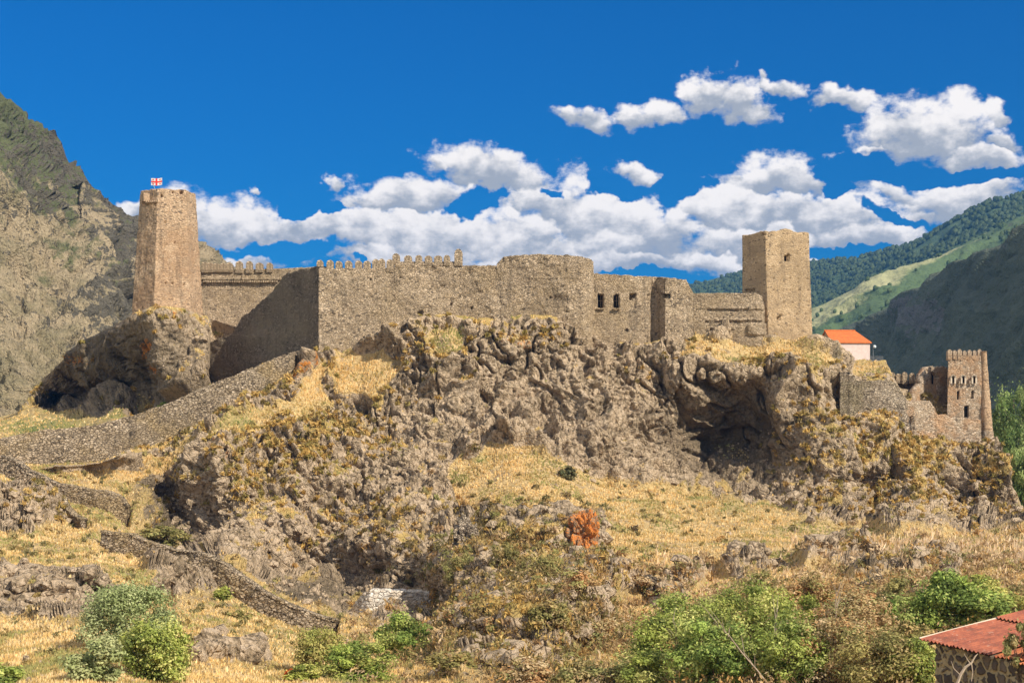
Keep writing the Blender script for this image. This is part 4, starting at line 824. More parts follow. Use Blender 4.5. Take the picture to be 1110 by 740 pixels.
for i, (x, y) in enumerate(WH):
    o = MB(); Yw = 219.0-.018*(x-1025); o.box(Vector(at(x, y, Yw+.7)), (.65, .08, 1.3)); o = o.build('window', M['black'], gt_)
    arch_frame(x, y-.3, Yw-.12, .62, 1.25, .24, .22).build('frame', M['trim'], o)
for x, y, w_, h_ in ((1038.5, 428.5, .4, 1.5), (1054.3, 428, .4, 1.3), (1047.5, 446, .7, 1.8)):
    o = MB(); o.box(Vector(at(x, y, 219.3)), (w_, .08, h_)); o.build('window', M['black'], gt_)
for i in range(7): merlon(gt_, 1029.2+i*5.4, 385.6, 219.2-.013*i, .62, .95, .5, 'round', 'gate')
for i in range(4): merlon(gt_, 1027.8+1.2*i, 386.6, 220.6+1.5*i, .62, .9, .5, 'round', 'gate', 1.57)
# slender round corner buttress
bt = thing('round_buttress', at(1069, 484, 218), 'slender round buttress flaring to its base on the right corner of the gate tower', 'buttress')
def circ(cx, cy, r, n=20): return [(cx+r*math.cos(k*2*math.pi/n), cy+r*math.sin(k*2*math.pi/n)) for k in range(n)]
cA = at(1066.2, 381, 219.0); 
tower('shaft', circ(at(1069.7, 0, 218.6)[0], 218.6, .95), circ(cA[0], 218.9, .42), -2.6, 10.3, M['tower'], bt, step=.14, rag=.05, seed=55, a_big=.06, a_stone=.04, parapet=.1)
tower('flared_base', circ(at(1070.3, 0, 218.5)[0], 218.5, 1.35), circ(at(1069.7, 0, 218.6)[0], 218.6, 1.0), -7.2, -2.5, M['gate'], bt, step=.14, rag=.05, seed=56, a_big=.08, a_stone=.05, parapet=.1)

# ------------------------------------------------------------------ walls on the left slope
pw_ = thing('path_wall', at(170, 470, 207), 'long rubble wall carrying the path up the left slope to the fortress', 'wall')
wall('masonry', [(-90, 192, 480, 520), (0, 199, 475.5, 503), (25, 201, 470, 508), (50, 202.5, 466, 510), (80, 203.5, 463.5, 510), (105, 204.5, 460.5, 510), (125, 205.5, 456, 503), (140, 206, 451, 497), (160, 206.5, 445, 490), (180, 207.5, 438, 480), (205, 208.5, 427, 466), (230, 209.5, 416, 455), (255, 210.5, 406, 440), (280, 211.5, 396, 424), (300, 212.5, 388, 415), (318, 213.5, 383, 405), (322, 216, 384, 402)], M['dry'], 1.2, pw_, seed=61, rag=.25, a_big=.35, a_stone=.14, bury=1.)
def depths(lst, off=-.9): return [(a, hillY(a, c)+off, b2, c) for a, b2, c in lst]
from_lw = lambda k_: [(a, y, t_, b2) for a, t_, b2, y in LW[k_]]
sw = [('terrace_wall', from_lw('a'), 'tan dry stone wall descending at the left edge', 'dry'),
      ('terrace_wall', from_lw('b'), 'rubble terrace wall rising to a broken stub above the path bend', 'dry'),
      ('terrace_wall', depths([(63, 537, 547), (68, 548, 560), (76, 557, 568), (87, 563, 573)]), 'short tumbledown wall hanging down the slope below the terrace', 'dry'),
      ('switchback_wall', from_lw('d'), 'grey wall below the path bend with a square end pier', 'dry'),
      ('switchback_wall', from_lw('e'), 'narrowing wall curving down to the right beneath the shaded cliff', 'dry')]
for i, (nm, d_, lab, mt) in enumerate(sw):
    r_ = thing(nm, at(d_[0][0], d_[0][2], d_[0][1]), lab, 'wall', 'rubble walls on the left slope')
    wall('masonry', d_, M[mt], .8, r_, seed=70+i, step=.14, rag=.35, a_big=.22, a_stone=.12, bury=1.5)
    wall('coping', [(a, y-.02, t_-.6, t_+1.0) for a, y, t_, b2 in d_], M['dry'], .95, r_, seed=80+i, step=.16, rag=.15, a_big=.1, a_stone=.1, bury=.05)
pv = thing('lime_wall', at(425, 664, 140), 'pale whitewashed low wall at the foot of the cliff', 'wall')
YY = hillY(425, 664)-3.0
wall('masonry', [(376, YY+3, 664, 668), (384, YY+1.5, 653, 668), (393, YY+.6, 643, 667), (400, YY, 640, 666), (440, YY-.2, 640.5, 664), (466, YY, 642, 663), (471, YY+.4, 650, 663)], M['pale'], 2.2, pv, seed=91, step=.12, rag=.2, a_big=.25, a_stone=.1, bury=2.)
print('castle', round(time.time()-T0, 1))
# ================================================================== VEGETATION
def tufts(name, n, msk, hgt, seed, cols, blades=5, label='', wid=1.0, lean=.5):
    r = np.random.default_rng(seed); i = r.integers(2, NR-2, n*4); j = r.integers(20, len(pxs)-20, n*4); keep = msk(i, j) > r.random(len(i)); i, j = i[keep][:n], j[keep][:n]; n = len(i)
    fr = r.random((n, 2)); q = P[i, j]+(P[i, j+1]-P[i, j])*fr[:, :1]+(P[i+1, j]-P[i, j])*fr[:, 1:]; Yd = q[:, 1]
    q = np.repeat(q, blades, 0); m_ = len(q); Yr = np.repeat(Yd, blades); h = (hgt*(.5+.9*r.random(m_)))*(.55+.45*np.clip(Yr/180, 0, 1)); w = (.0005*Yr+.012)*wid*(.6+.8*r.random(m_))
    a = r.random(m_)*2*np.pi; ln = lean*h*r.random(m_); off = np.stack([np.cos(a), np.sin(a), 0*a], 1); sd = np.stack([-np.sin(a+.8), np.cos(a+.8), 0*a], 1)
    b0 = q+off*.12*h[:, None]-np.array([0, 0, .06]); tip = b0+off*ln[:, None]+np.array([0, 0, 1.])*h[:, None]
    V_ = np.stack([b0-sd*w[:, None], b0+sd*w[:, None], tip], 1).reshape(-1, 3)
    cs = np.array(cols); ci = np.clip(((fbm((np.repeat(P[i, j], blades, 0)/4.).astype(np.float32), 3, seed+1)*.9+.5)*len(cs)+r.normal(0, .7, m_)).astype(int), 0, len(cs)-1)
    c = cs[ci]*(.75+.5*r.random((m_, 1))); c = np.repeat(np.concatenate([c, np.ones((m_, 1))], 1), 3, 0)
    o = mesh_np(name, V_, np.arange(m_*3).reshape(-1, 3), M['leaf'], smooth=False, attrs=dict(col=c)); return tag(o, label, kind='stuff')
dry = [(.66, .46, .18), (.78, .56, .25), (.80, .64, .36), (.68, .48, .19), (.42, .31, .12), (.42, .38, .14), (.34, .33, .12)]
DEN = sstep(rs(fbm(Pf/5., 4, 141, .65)), -.55, .15)*.85+.15
tufts('dry_grass', 105000, lambda i, j: np.clip(veg[i, j]*1.2-.1, 0, 1)*DEN[i, j]*(1-.55*rockm[i, j]), .30, 11, dry, label='golden dry grass on the slopes')
tufts('green_grass', 14000, lambda i, j: np.clip(GREEN[i, j]*1.1-.2, 0, 1)*(veg[i, j] > .3), .35, 12, [(.14, .20, .05), (.20, .26, .07), (.30, .28, .09)], label='short green grass patches')
PALE = gz([(1000,590,110,10,1.),(725,630,60,20,1.),(1090,600,40,16,.8),(640,640,40,20,.6),(880,620,50,15,.5)])
tufts('pale_grass', 15000, lambda i, j: PALE[i, j]*.9*(veg[i, j] > .25), .75, 13, [(.66, .52, .34), (.58, .43, .26), (.70, .58, .42)], label='tall bleached grass along the track', lean=.8)

def leafcloud(n, seed, clumps, size, cols, spread=.20, shape='ball'):
    """leaves in a unit crown: x,y in [-.5,.5], z in [0,1]"""
    r = np.random.default_rng(seed); u = r.normal(size=(clumps, 3)); u /= np.linalg.norm(u, axis=1, keepdims=True); rad = .34+.16*r.random((clumps, 1))**.7; rad[r.random((clumps, 1)) < .25] *= .5
    if shape == 'column': c = np.stack([u[:, 0]*.30*(1-.3*np.abs(u[:, 2])), u[:, 1]*.30, (.52+.46*r.uniform(-1, 1, clumps))], 1); c[:, :2] *= np.clip(1.5-1.3*np.abs(c[:, 2:]-.42), .25, 1)
    else: c = u*rad*np.array([1, 1, .95]); c[:, 2] = c[:, 2]+.5; c[:, 2] = np.clip(c[:, 2], .08, 1)
    cs = spread*(.55+.8*r.random(clumps)); ci = r.integers(0, clumps, n); o = r.normal(size=(n, 3)); o /= np.linalg.norm(o, axis=1, keepdims=True); o *= (r.random((n, 1))**.45)
    p = c[ci]+o*cs[ci, None]*np.array([.62, .62, .50]); spr = r.random(n) < .07; p[spr] = c[ci[spr]]*np.array([1.12, 1.12, 1.05])+o[spr]*cs[ci[spr], None]*np.array([.9, .9, 1.0]); nn = o+np.array([0, 0, .5])+r.normal(0, .45, (n, 3)); nn /= np.linalg.norm(nn, axis=1, keepdims=True)
    a = np.cross(nn, r.normal(size=(n, 3))); a /= np.linalg.norm(a, axis=1, keepdims=True); b = np.cross(nn, a); s_ = size*(.6+.8*r.random((n, 1)))
    V_ = np.stack([p-a*s_, p+b*s_*.5, p+a*s_, p-b*s_*.5], 1); cc = np.array(cols); shade = r.random((clumps, 1))
    k1 = r.integers(0, len(cc), clumps)[ci]; k1 = np.where(r.random(n) < .25, r.integers(0, len(cc), n), k1)
    col = cc[k1]*(.75+.35*shade[ci]+.25*r.random((n, 1))); return V_.reshape(-1, 3), np.repeat(np.concatenate([col, np.ones((n, 1))], 1), 4, 0), c
_fol = {}
KIND = {'green': ((.24,.29,.06),(.34,.38,.09),(.15,.19,.045),(.48,.48,.16)), 'pale': ((.32,.36,.15),(.40,.42,.20),(.24,.28,.11)), 'bright': ((.18,.26,.06),(.28,.36,.08),(.12,.17,.04),(.40,.44,.13)),
        'olive': ((.26,.25,.09),(.32,.28,.10),(.18,.17,.06),(.40,.31,.14)), 'rust': ((.44,.31,.15),(.36,.28,.13),(.44,.25,.11),(.30,.30,.11),(.54,.42,.25)), 'dark': ((.10,.11,.05),(.14,.13,.06)), 'yellow': ((.35,.33,.09),(.28,.29,.08),(.42,.36,.12)), 'flame': ((.62,.16,.03),(.50,.12,.03)), 'poplar': ((.15,.22,.06),(.22,.29,.09),(.10,.15,.04),(.30,.36,.13))}
def plant(name, px, py, Y_, wpx, hpx, kind, label, cat='bush', group=None, n=3500, clumps=26, leaf=.10, shape='ball', trunk=False, seed=None, base=None):
    """wpx x hpx photo pixels wide and high, standing at photo position (px, py) at depth Y_"""
    Wm, Hm = wpx/F*Y_, hpx/F*Y_; seed = seed or int(px*7+py) % 9973; loc = Vector(base) if base else Vector(at(px, py, Y_))
    root = thing(name, loc, label, cat, group); root.rotation_euler.z = 0
    lf = leaf/((Wm+Hm)/2); n = int(n*1.7); V_, col, c = leafcloud(n, seed, clumps, lf, KIND[kind], spread=.30 if shape == 'ball' else .17, shape=shape)
    sc_ = np.array([Wm, Wm*.9, Hm]); o = mesh_np('foliage', V_*sc_+np.array(loc), np.arange(len(V_)).reshape(-1, 4), M['leaf'], root, smooth=False, attrs=dict(col=col))
    m = MB(); r = random.Random(seed); t0 = Hm*(.9 if trunk else .25); rad = max(.03, .018*Hm) if not trunk else .022*Hm
    L0 = loc-Vector((0, 0, .5))
    if trunk: m.tube([L0, loc+Vector((.02*Wm, 0, Hm*.35)), loc+Vector((-.02*Wm, 0, Hm*.65)), loc+Vector((0, 0, Hm*.93))], [rad*1.4, rad, rad*.6, rad*.15], 8)
    for q in c[:(16 if trunk else 9)]:
        e_ = loc+Vector((q[0]*Wm, q[1]*Wm*.9, q[2]*Hm)); s0 = loc+Vector((0, 0, max(0, q[2]*Hm*.55))) if trunk else L0; mdl = s0.lerp(e_, .5)+Vector((r.uniform(-.06, .06)*Wm, 0, .06*Hm)); m.tube([s0, mdl, e_], [rad*.6, rad*.4, rad*.12], 5)
    m.build('trunk' if trunk else 'stem', M['bark'], root); return root
def hp(px, py): return hillY(px, py)
def bush(px, py, w, h, kind, label, **kw):
    p = on_hill(px, py, .15); return plant(kw.pop('name', 'bush'), px, py, p[1], w, h, kind, label, base=tuple(p), **kw)
LB = 'bushes at the foot of the left slope'; RB = 'bushes in the lower right thicket'; MB_ = 'shrubs on the knoll in the middle'
bush(138, 712, 92, 84, 'pale', 'large pale grey-green bush at lower left, its rounded top highest of the clump', n=14000, clumps=90, leaf=.075, group=LB)
bush(168, 738, 66, 72, 'green', 'deeper green rounded bush leaning on the right of the big pale bush', n=9000, clumps=60, leaf=.08, group=LB)
bush(104, 738, 56, 50, 'pale', 'low pale bush at the lower left of the big pale bush', n=4500, clumps=30, leaf=.09, group=LB)
bush(0, 748, 46, 28, 'green', 'small green bush cut by the left edge of the photo', n=2200, leaf=.09, group=LB)
bush(346, 728, 50, 50, 'yellow', 'yellow-green bush below the end of the switchback wall', n=4000, leaf=.09, group=LB)
bush(388, 738, 74, 44, 'bright', 'wide low green bush between the yellow bush and the tall green one', n=5500, clumps=40, leaf=.09, group=LB)
bush(436, 712, 54, 48, 'bright', 'dark green bush below the pale lime wall', n=5000, clumps=36, leaf=.10, group=LB)
bush(330, 742, 34, 20, 'green', 'little green bush behind the orange shrub', n=1400, leaf=.09, group=LB)
bush(313, 740, 10, 17, 'flame', 'tiny flame-orange shrub at the bottom of the left slope', n=900, leaf=.07, group=LB)
bush(173, 443, 12, 14, 'bright', 'small bright green bush on the path under the dark crag', n=700, leaf=.22)
bush(615, 520, 17, 14, 'dark', 'small dark round bush on the grassy mound', n=600, leaf=.22)
bush(259, 672, 26, 15, 'olive', 'small olive bush on the grass left of the switchback wall', n=900, leaf=.12)
bush(242, 652, 17, 16, 'green', 'small green bush beside the bend of the switchback wall', n=800, leaf=.15)
bush(176, 590, 52, 22, 'olive', 'brownish spreading bush behind the square end pier', n=2500, leaf=.2)
bush(1060, 655, 60, 34, 'green', 'yellow-green bush on the bank above the vivid green ones', n=3500, leaf=.1, group=RB)
bush(868, 700, 60, 60, 'green', 'leafy green bush between the tallest bush and the rust bush', n=5000, clumps=36, leaf=.09, group=RB)
bush(975, 690, 56, 44, 'bright', 'small vivid green bush left of the largest vivid one', n=4500, clumps=36, leaf=.1, group=RB)
bush(745, 700, 76, 60, 'green', 'leafy green bush behind the left end of the thicket', n=6000, clumps=44, leaf=.09, group=RB)
bush(700, 748, 60, 46, 'green', 'lowest green bush at the bottom edge left of the thicket', n=4000, clumps=34, leaf=.085, group=RB)
bush(928, 700, 76, 62, 'rust', 'pale rust bush standing behind the centre of the thicket', n=6000, clumps=44, leaf=.09, group=RB)
bush(990, 745, 56, 60, 'green', 'yellow-green bush against the left wall of the hut', n=4500, clumps=34, leaf=.08, group=RB)
bush(780, 690, 70, 50, 'olive', 'olive grey bush behind the dark green one', n=4500, clumps=34, leaf=.09, group=RB)
bush(716, 736, 84, 74, 'green', 'green bush at the left end of the thicket', n=7000, clumps=44, leaf=.085, group=RB)
bush(775, 745, 90, 78, 'bright', 'dark green bush in the front middle of the thicket', n=8000, clumps=50, leaf=.085, group=RB)
bush(815, 712, 84, 84, 'green', 'tallest leafy green bush in the middle of the thicket', n=8500, clumps=56, leaf=.09, group=RB)
bush(858, 742, 80, 78, 'green', 'green bush right of the tallest bush, tangled with twigs', n=6500, clumps=44, leaf=.085, group=RB)
bush(905, 738, 96, 84, 'rust', 'rust and tan bush in the centre right of the thicket', n=8000, clumps=56, leaf=.08, group=RB)
bush(950, 748, 84, 70, 'olive', 'olive brown bush left of the stone hut', n=7000, clumps=48, leaf=.08, group=RB)
bush(985, 725, 60, 56, 'olive', 'olive bush touching the left corner of the hut roof', n=5000, clumps=40, leaf=.085, group=RB)
bush(880, 665, 60, 46, 'rust', 'reddish bush behind the thicket under the dark bank', n=4000, clumps=30, leaf=.1, group=RB)
bush(1026, 684, 66, 66, 'bright', 'vivid green bush behind the hut with the highest top', n=8000, clumps=56, leaf=.11, group=RB)
bush(1072, 684, 62, 44, 'bright', 'low vivid green bush behind the middle of the hut roof', n=6000, clumps=40, leaf=.11, group=RB)
bush(1105, 670, 44, 36, 'yellow', 'yellowish bush above the hut roof at the right edge', n=3500, leaf=.1, group=RB)
bush(962, 668, 54, 44, 'olive', 'small olive bush right of the reddish bush', n=3500, leaf=.1, group=RB)
bush(1005, 655, 44, 34, 'rust', 'brown bush in front of the dark bank', n=2500, leaf=.12, group=RB)
bush(672, 745, 52, 34, 'olive', 'low olive bush at the bottom centre of the photo', n=3200, leaf=.085, group=RB)
bush(828, 648, 34, 30, 'olive', 'thin olive bush rising above the left of the thicket', n=1500, leaf=.1, group=RB)
for (px, py, w, h, kd, lb) in [(505,640,34,40,'olive','upright olive shrub at the left end of the knoll'),(545,632,30,30,'olive','rounded olive shrub on top of the knoll'),(585,650,44,42,'olive','broad olive shrub below the orange boulder'),(560,690,40,34,'rust','brown shrub in the middle of the knoll front'),
                               (620,668,44,30,'rust','pale brown shrub right of the broad olive shrub'),(515,700,44,36,'rust','brown shrub at the lower left of the knoll'),(600,705,40,28,'olive','low olive shrub in front of the knoll'),(650,700,44,30,'rust','tan shrub at the right foot of the knoll'),
                               (570,742,50,30,'rust','tan shrub at the bottom edge below the knoll'),(490,738,50,26,'olive','low shrub at the bottom edge right of the green bushes'),(625,742,44,26,'olive','grey-green shrub at the bottom edge between two tan shrubs'),(705,655,40,26,'rust','straw-coloured shrub before the dark recess of the bank')]:
    bush(px, py, w, h, kd, lb, n=2600, clumps=24, leaf=.10, group=MB_)
# poplars beyond the right-hand end of the rock
for (px, py, w, h, yy, lb) in [(1099,562,66,140,262,'tall light green poplar at the right edge beyond the gate tower'),(1128,565,64,152,270,'poplar cut by the right edge, behind the first poplar'),(1084,550,34,92,272,'shorter poplar between the rock and the tall poplar'),(1108,590,44,100,238,'lower leafy tree in front of the tall poplar')]:
    plant('poplar_tree', px, py, yy, w, h, 'poplar', lb, 'tree', 'poplars beyond the rock', n=15000, clumps=110, leaf=.26, shape='column', trunk=True)
# dry scrub between the bushes
def scrub(name, n, msk, seed, kinds, size, label, nl=34):
    r = np.random.default_rng(seed); i = r.integers(2, NR-2, n*6); j = r.integers(20, len(pxs)-20, n*6); keep = msk(i, j) > r.random(len(i)); i, j = i[keep][:n], j[keep][:n]; n = len(i)
    q = np.repeat(P[i, j], nl, 0); m_ = len(q); s_ = np.repeat(size*(.5+r.random(n)), nl)[:, None]; o = r.normal(size=(m_, 3)); o /= np.linalg.norm(o, axis=1, keepdims=True); o *= r.random((m_, 1))**.4
    p = q+o*s_*np.array([.7, .7, .5])+np.array([0, 0, .35])*s_; a = r.normal(size=(m_, 3)); a[:, 2] += .8; a /= np.linalg.norm(a, axis=1, keepdims=True); b = np.cross(a, r.normal(size=(m_, 3))); b /= np.linalg.norm(b, axis=1, keepdims=True)
    lf = (.0011*q[:, 1:2]+.012)*(.6+.8*r.random((m_, 1))); V_ = np.stack([p-a*lf*1.5, p+b*lf*.5, p+a*lf*1.5, p-b*lf*.5], 1).reshape(-1, 3)
    cc = np.array(kinds); c = cc[np.repeat(r.integers(0, len(cc), n), nl)]*(.7+.6*r.random((m_, 1))); c = np.repeat(np.concatenate([c, np.ones((m_, 1))], 1), 4, 0)
    o = mesh_np(name, V_, np.arange(m_*4).reshape(-1, 4), M['leaf'], smooth=False, attrs=dict(col=c)); return tag(o, label, kind='stuff')
SCR = gz([(600,690,150,50,1.),(800,690,160,50,1.),(1000,650,140,45,.9),(480,640,30,60,.5),(560,600,60,25,.45),(950,615,90,14,.7),(720,645,80,22,.7)])
KN = gz([(560,650,90,70,1.),(500,640,40,80,.9),(620,700,50,50,.8)])
scrub('knoll_scrub', 2600, lambda i, j: KN[i, j]*.9, 35, [(.20,.15,.06),(.28,.20,.08),(.15,.13,.05),(.36,.24,.09),(.24,.23,.08),(.13,.09,.05)], 1.0, 'dark brown brush covering the rocky knoll')
scrub('scrub', 3600, lambda i, j: SCR[i, j]*.95*(1-.8*KN[i, j]), 31, [(.42,.31,.16),(.34,.25,.12),(.24,.22,.09),(.50,.39,.24),(.30,.20,.10),(.40,.25,.09)], .9, 'brown and olive scrub covering the foreground')
ROCKV = np.clip(MOSS*1.0-.1, 0, 1)*rockm
scrub('rock_scrub', 5200, lambda i, j: ROCKV[i, j]*(N2s[i, j, 2] > .0), 32, [(.42,.29,.09),(.34,.26,.08),(.26,.22,.07),(.50,.37,.14),(.38,.26,.09),(.20,.16,.06)], .62, 'golden tufts and low shrubs clinging to the ledges', nl=26)
GS = gz([(-0,600,260,80,1.),(200,680,200,40,.8),(700,570,200,40,.5),(60,510,140,20,.8)])
scrub('low_scrub', 1700, lambda i, j: GS[i, j]*.7*(veg[i, j] > .4), 33, [(.34,.25,.09),(.28,.23,.09),(.44,.32,.14),(.22,.19,.08)], .45, 'low brownish scrub on the grass slope', nl=26)
def stones(name, n, msk, seed, smin, smax, label):
    r = np.random.default_rng(seed); i = r.integers(2, NR-2, n*8); j = r.integers(20, len(pxs)-20, n*8); keep = msk(i, j) > r.random(len(i)); i, j = i[keep][:n], j[keep][:n]; n = len(i)
    s_ = smin*(smax/smin)**(r.random(n)**2.2); sh = ICO[None]*(1+.7*(r.random((n, 12, 1))-.5))*np.stack([s_*(.7+.6*r.random(n)), s_*(.7+.5*r.random(n)), s_*(.5+.5*r.random(n))], -1)[:, None]
    a = r.random(n)*6.28; c_, q_ = np.cos(a)[:, None], np.sin(a)[:, None]; x = sh[..., 0]*c_-sh[..., 1]*q_; y = sh[..., 0]*q_+sh[..., 1]*c_; sh = np.stack([x, y, sh[..., 2]], -1)
    V_ = P[i, j][:, None]+sh; Fc = ICF[None]+12*np.arange(n)[:, None, None]; z = np.zeros(n*12)
    lc = z
    o = mesh_np(name, V_.reshape(-1, 3), Fc.reshape(-1, 3), M['hill'], smooth=False, attrs=dict(veg=z, lichen=lc, green=z, rock_shade=z, crack_shade=z, onrock=z)); return tag(o, kind='stuff')
LOW = sstep(V, 525, 560)
stones('loose_stones', 2600, lambda i, j: rockm[i, j]*LOW[i, j]*np.where(DEN[i, j] > .5, 1, .5), 51, .14, 1.1, 'stones')
stones('loose_stones', 900, lambda i, j: (1-rockm[i, j])*.6*(1-DEN[i, j]*.6)*(V[i, j] > 480), 52, .08, .4, 'stones')
stones('loose_stones', 1500, lambda i, j: rockm[i, j]*(V[i, j] < 540)*(V[i, j] > 350)*(N2s[i, j, 2] > .25), 53, .15, .7, 'stones')
# bare branches in the thicket
def bare(px, py, tx, ty, lab, seed):
    r = random.Random(seed); p0 = on_hill(px, py, .2); Y_ = p0[1]-1.5; root = thing('bare_branch', p0, lab, 'branch', 'bare twigs in the thicket'); m = MB()
    a = Vector(at(px, py, Y_)); b = Vector(at(tx, ty, Y_-1.0)); pts = [a.lerp(b, t)+Vector((r.uniform(-.1, .1), 0, r.uniform(-.08, .08))) for t in (0, .25, .5, .75, 1)]; m.tube(pts, [.05, .042, .034, .025, .012], 5)
    for k_ in range(9):
        s0 = a.lerp(b, r.uniform(.25, .95)); e = s0+(b-a)*r.uniform(.12, .3)+Vector((r.uniform(-.6, .6), r.uniform(-.3, .3), r.uniform(-.1, .6))); m.tube([s0, s0.lerp(e, .5)+Vector((0, 0, .08)), e], [.022, .016, .007], 4)
    m.build('branch', M['twig'], root); return root
bare(834, 742, 775, 672, 'long bare branch slanting up to the left out of the thicket', 1)
bare(838, 725, 842, 660, 'bare upright twig near the tallest green bush', 2)
bare(905, 700, 908, 640, 'thin bare stem standing above the rust bush', 3)
bare(740, 730, 728, 668, 'bare forked twig at the left end of the thicket', 4)
# orange lichened boulder
def boulder(name, c, r_, lab, mat, seed, cat='rock', sc_=(1, 1, 1)):
    u, v = np.meshgrid(np.linspace(0, 2*np.pi, 121)[:-1], np.linspace(0.02, np.pi, 64)); G = np.stack([np.cos(u)*np.sin(v), np.sin(u)*np.sin(v), np.cos(v)], -1).reshape(-1, 3); w = worley((G*1.9+seed).astype(np.float32), seed); w2 = worley((G*4.2+seed).astype(np.float32), seed+1)
    ax = np.sign(G)*np.abs(G)**.75; G = ax*(1+.62*(w[2]-.5)-.20*(1-sstep(w[1]-w[0], 0, .18))+.26*(w2[2]-.5)-.10*(1-sstep(w2[1]-w2[0], 0, .2))+.22*fbm((G*3+seed).astype(np.float32), 5, seed, .65))[:, None]*np.array(sc_)*r_
    f_ = grid_faces(64, 120, True); o = mesh_np(name, G+np.array(c), f_, mat, smooth=False); return tag(o, lab, cat)
mo, t, b, Pp, out_ = material('orange_lichen_rock'); n1 = t.noise(Pp, 1.2, 5, .65); n2 = t.noise(Pp, 5, 4, .7)
t.put(b.inputs['Base Color'], t.mix(t.ramp(t.math('ADD', n2, t.math('MULTIPLY', t.math('SUBTRACT', n1, .5), 1.2)), .53, .46), t.mix(n1, (.66, .24, .05), (.48, .16, .04)), t.mix(n2, (.20, .13, .085), (.36, .22, .12)))); t.put(b.inputs['Normal'], t.bump(t.math('ADD', n1, t.math('MULTIPLY', n2, .5)), 1, .3)); M['lich'] = mo
p = on_hill(622, 596, .3); boulder('boulder', (p[0], p[1]-.6, p[2]+.6), 2.3, 'steep boulder covered with bright orange lichen', M['lich'], 5, sc_=(.75, .8, 1.25))
p = on_hill(505, 604, .3); boulder('boulder', (p[0], p[1]-.3, p[2]+.8), 2.0, 'pointed brown rock standing on the left of the knoll', M['lowwall'], 9, sc_=(.7, .7, 1.35))
for k_, (px, py, r_, lab) in enumerate([(845,612,.8,'dark grey rock on the brow left of the bank'),(948,634,.7,'dark rock with a round top in the thicket'),(934,641,.7,'black shaded rock left of the round dark one'),(700,652,.9,'brown rock in the low bank')]):
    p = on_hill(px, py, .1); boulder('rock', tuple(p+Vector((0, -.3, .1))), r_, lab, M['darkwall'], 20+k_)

# ================================================================== STONE HUT, lower right
hut = thing('stone_hut', at(1040, 760, 45), 'small rubble stone hut with a rusty red corrugated roof in the lower right corner', 'hut')
def mat_rubble():
    m, t, b, P_, out = material('hut_rubble'); w = t.new('ShaderNodeTexNoise'); t.put(w.inputs['Vector'], P_); w.inputs['Scale'].default_value = 3
    Q = t.scale(t.vmath('ADD', P_, t.scale(t.vmath('SUBTRACT', w.outputs['Color'], (.5, .5, .5)), (.25, .25, .25))), (2.5, 2.5, 2.3)); e = t.voro(Q, 1, 'DISTANCE_TO_EDGE'); v = t.new('ShaderNodeTexVoronoi'); t.put(v.inputs['Vector'], Q); v.inputs['Scale'].default_value = 1
    sc = t.new('ShaderNodeSeparateColor'); t.put(sc.inputs[0], v.outputs['Color']); n = t.noise(P_, 12, 4, .7)
    st = t.mix(sc.outputs[0], (.055, .045, .04), (.14, .11, .085)); c = t.mix(t.ramp(t.math('ADD', e, t.math('MULTIPLY', n, .06)), .17, .12), st, t.mix(n, (.36, .29, .17), (.25, .20, .12)))
    t.put(b.inputs['Base Color'], c); t.put(b.inputs['Normal'], t.bump(t.math('ADD', t.ramp(e, .04, .2), t.math('MULTIPLY', n, .3)), 1, .08)); return m
def mat_rust(name, a, b_):
    m, t, b, P_, out = material(name); n = t.noise(P_, 1.6, 6, .75); n2 = t.noise(P_, 8, 4, .7); c = t.mix(t.ramp(n, .40, .58), a, b_); c = t.mix(t.ramp(n, .56, .66, 0, .7), c, (.13, .06, .04)); c = t.mix(t.ramp(t.noise(P_, 3.3, 5, .7), .58, .68, 0, .5), c, (.46, .30, .22)); c = t.mix(t.ramp(n2, .56, .72, 0, .5), c, (.16, .07, .045)); t.put(b.inputs['Base Color'], c); b.inputs['Roughness'].default_value = .6; b.inputs['Metallic'].default_value = 0.0; t.put(b.inputs['Normal'], t.bump(n2, .5, .02)); return m
M['rubble'] = mat_rubble(); M['roofA'] = mat_rust('faded_red_sheet', (.34, .105, .055), (.23, .07, .042)); M['roofB'] = mat_rust('orange_rust_sheet', (.42, .14, .05), (.30, .09, .04))
Ar = np.array([14.15, 47.0, -7.75]); ed = np.array([2.0, -4.6, -.02]); ed /= np.linalg.norm(ed); rd = np.array([.915, .398, .142]); rd /= np.linalg.norm(rd); upv = np.cross(ed, rd); upv *= np.sign(upv[2])
def sheet(a0, a1, s0, s1, lift, name, mat, bent=0):
    n_a = int((a1-a0)/.02); aa = np.linspace(a0, a1, n_a); ss = np.linspace(s0, s1, 14); A_, S_ = np.meshgrid(aa, ss)
    wv = .035*np.cos(A_*2*np.pi/.19)+.02*np.sin(A_*1.7+S_); X_ = Ar+A_[..., None]*ed+S_[..., None]*rd+(lift+wv+bent*((A_-a0)/(a1-a0))*np.sin(S_*1.3)*.25)[..., None]*upv
    T_ = np.concatenate([X_, X_[::-1]-upv*.012], 0); r_, c_ = T_.shape[:2]; V_ = T_.reshape(-1, 3); Fc = grid_faces(r_, c_)
    return mesh_np(name, V_, Fc, mat, hut)
sheet(0, 1.65, 0, 3.6, 0, 'roof_sheet', M['roofA']); sheet(1.6, 3.3, -.05, 3.6, .05, 'roof_sheet', M['roofA'])
sheet(0, 1.7, 3.45, 8.0, .08, 'roof_sheet', M['roofA']); sheet(1.62, 3.3, 3.4, 8.0, .13, 'roof_sheet', M['roofA'])
sheet(3.2, 4.7, .25, 4.2, -.10, 'roof_sheet', M['roofB'], 1.0)['label'] = 'bent rust-orange roof sheet'; sheet(4.6, 6.4, .0, 4.2, -.06, 'roof_sheet', M['roofB'], .6)['label'] = 'rust-orange roof sheet'
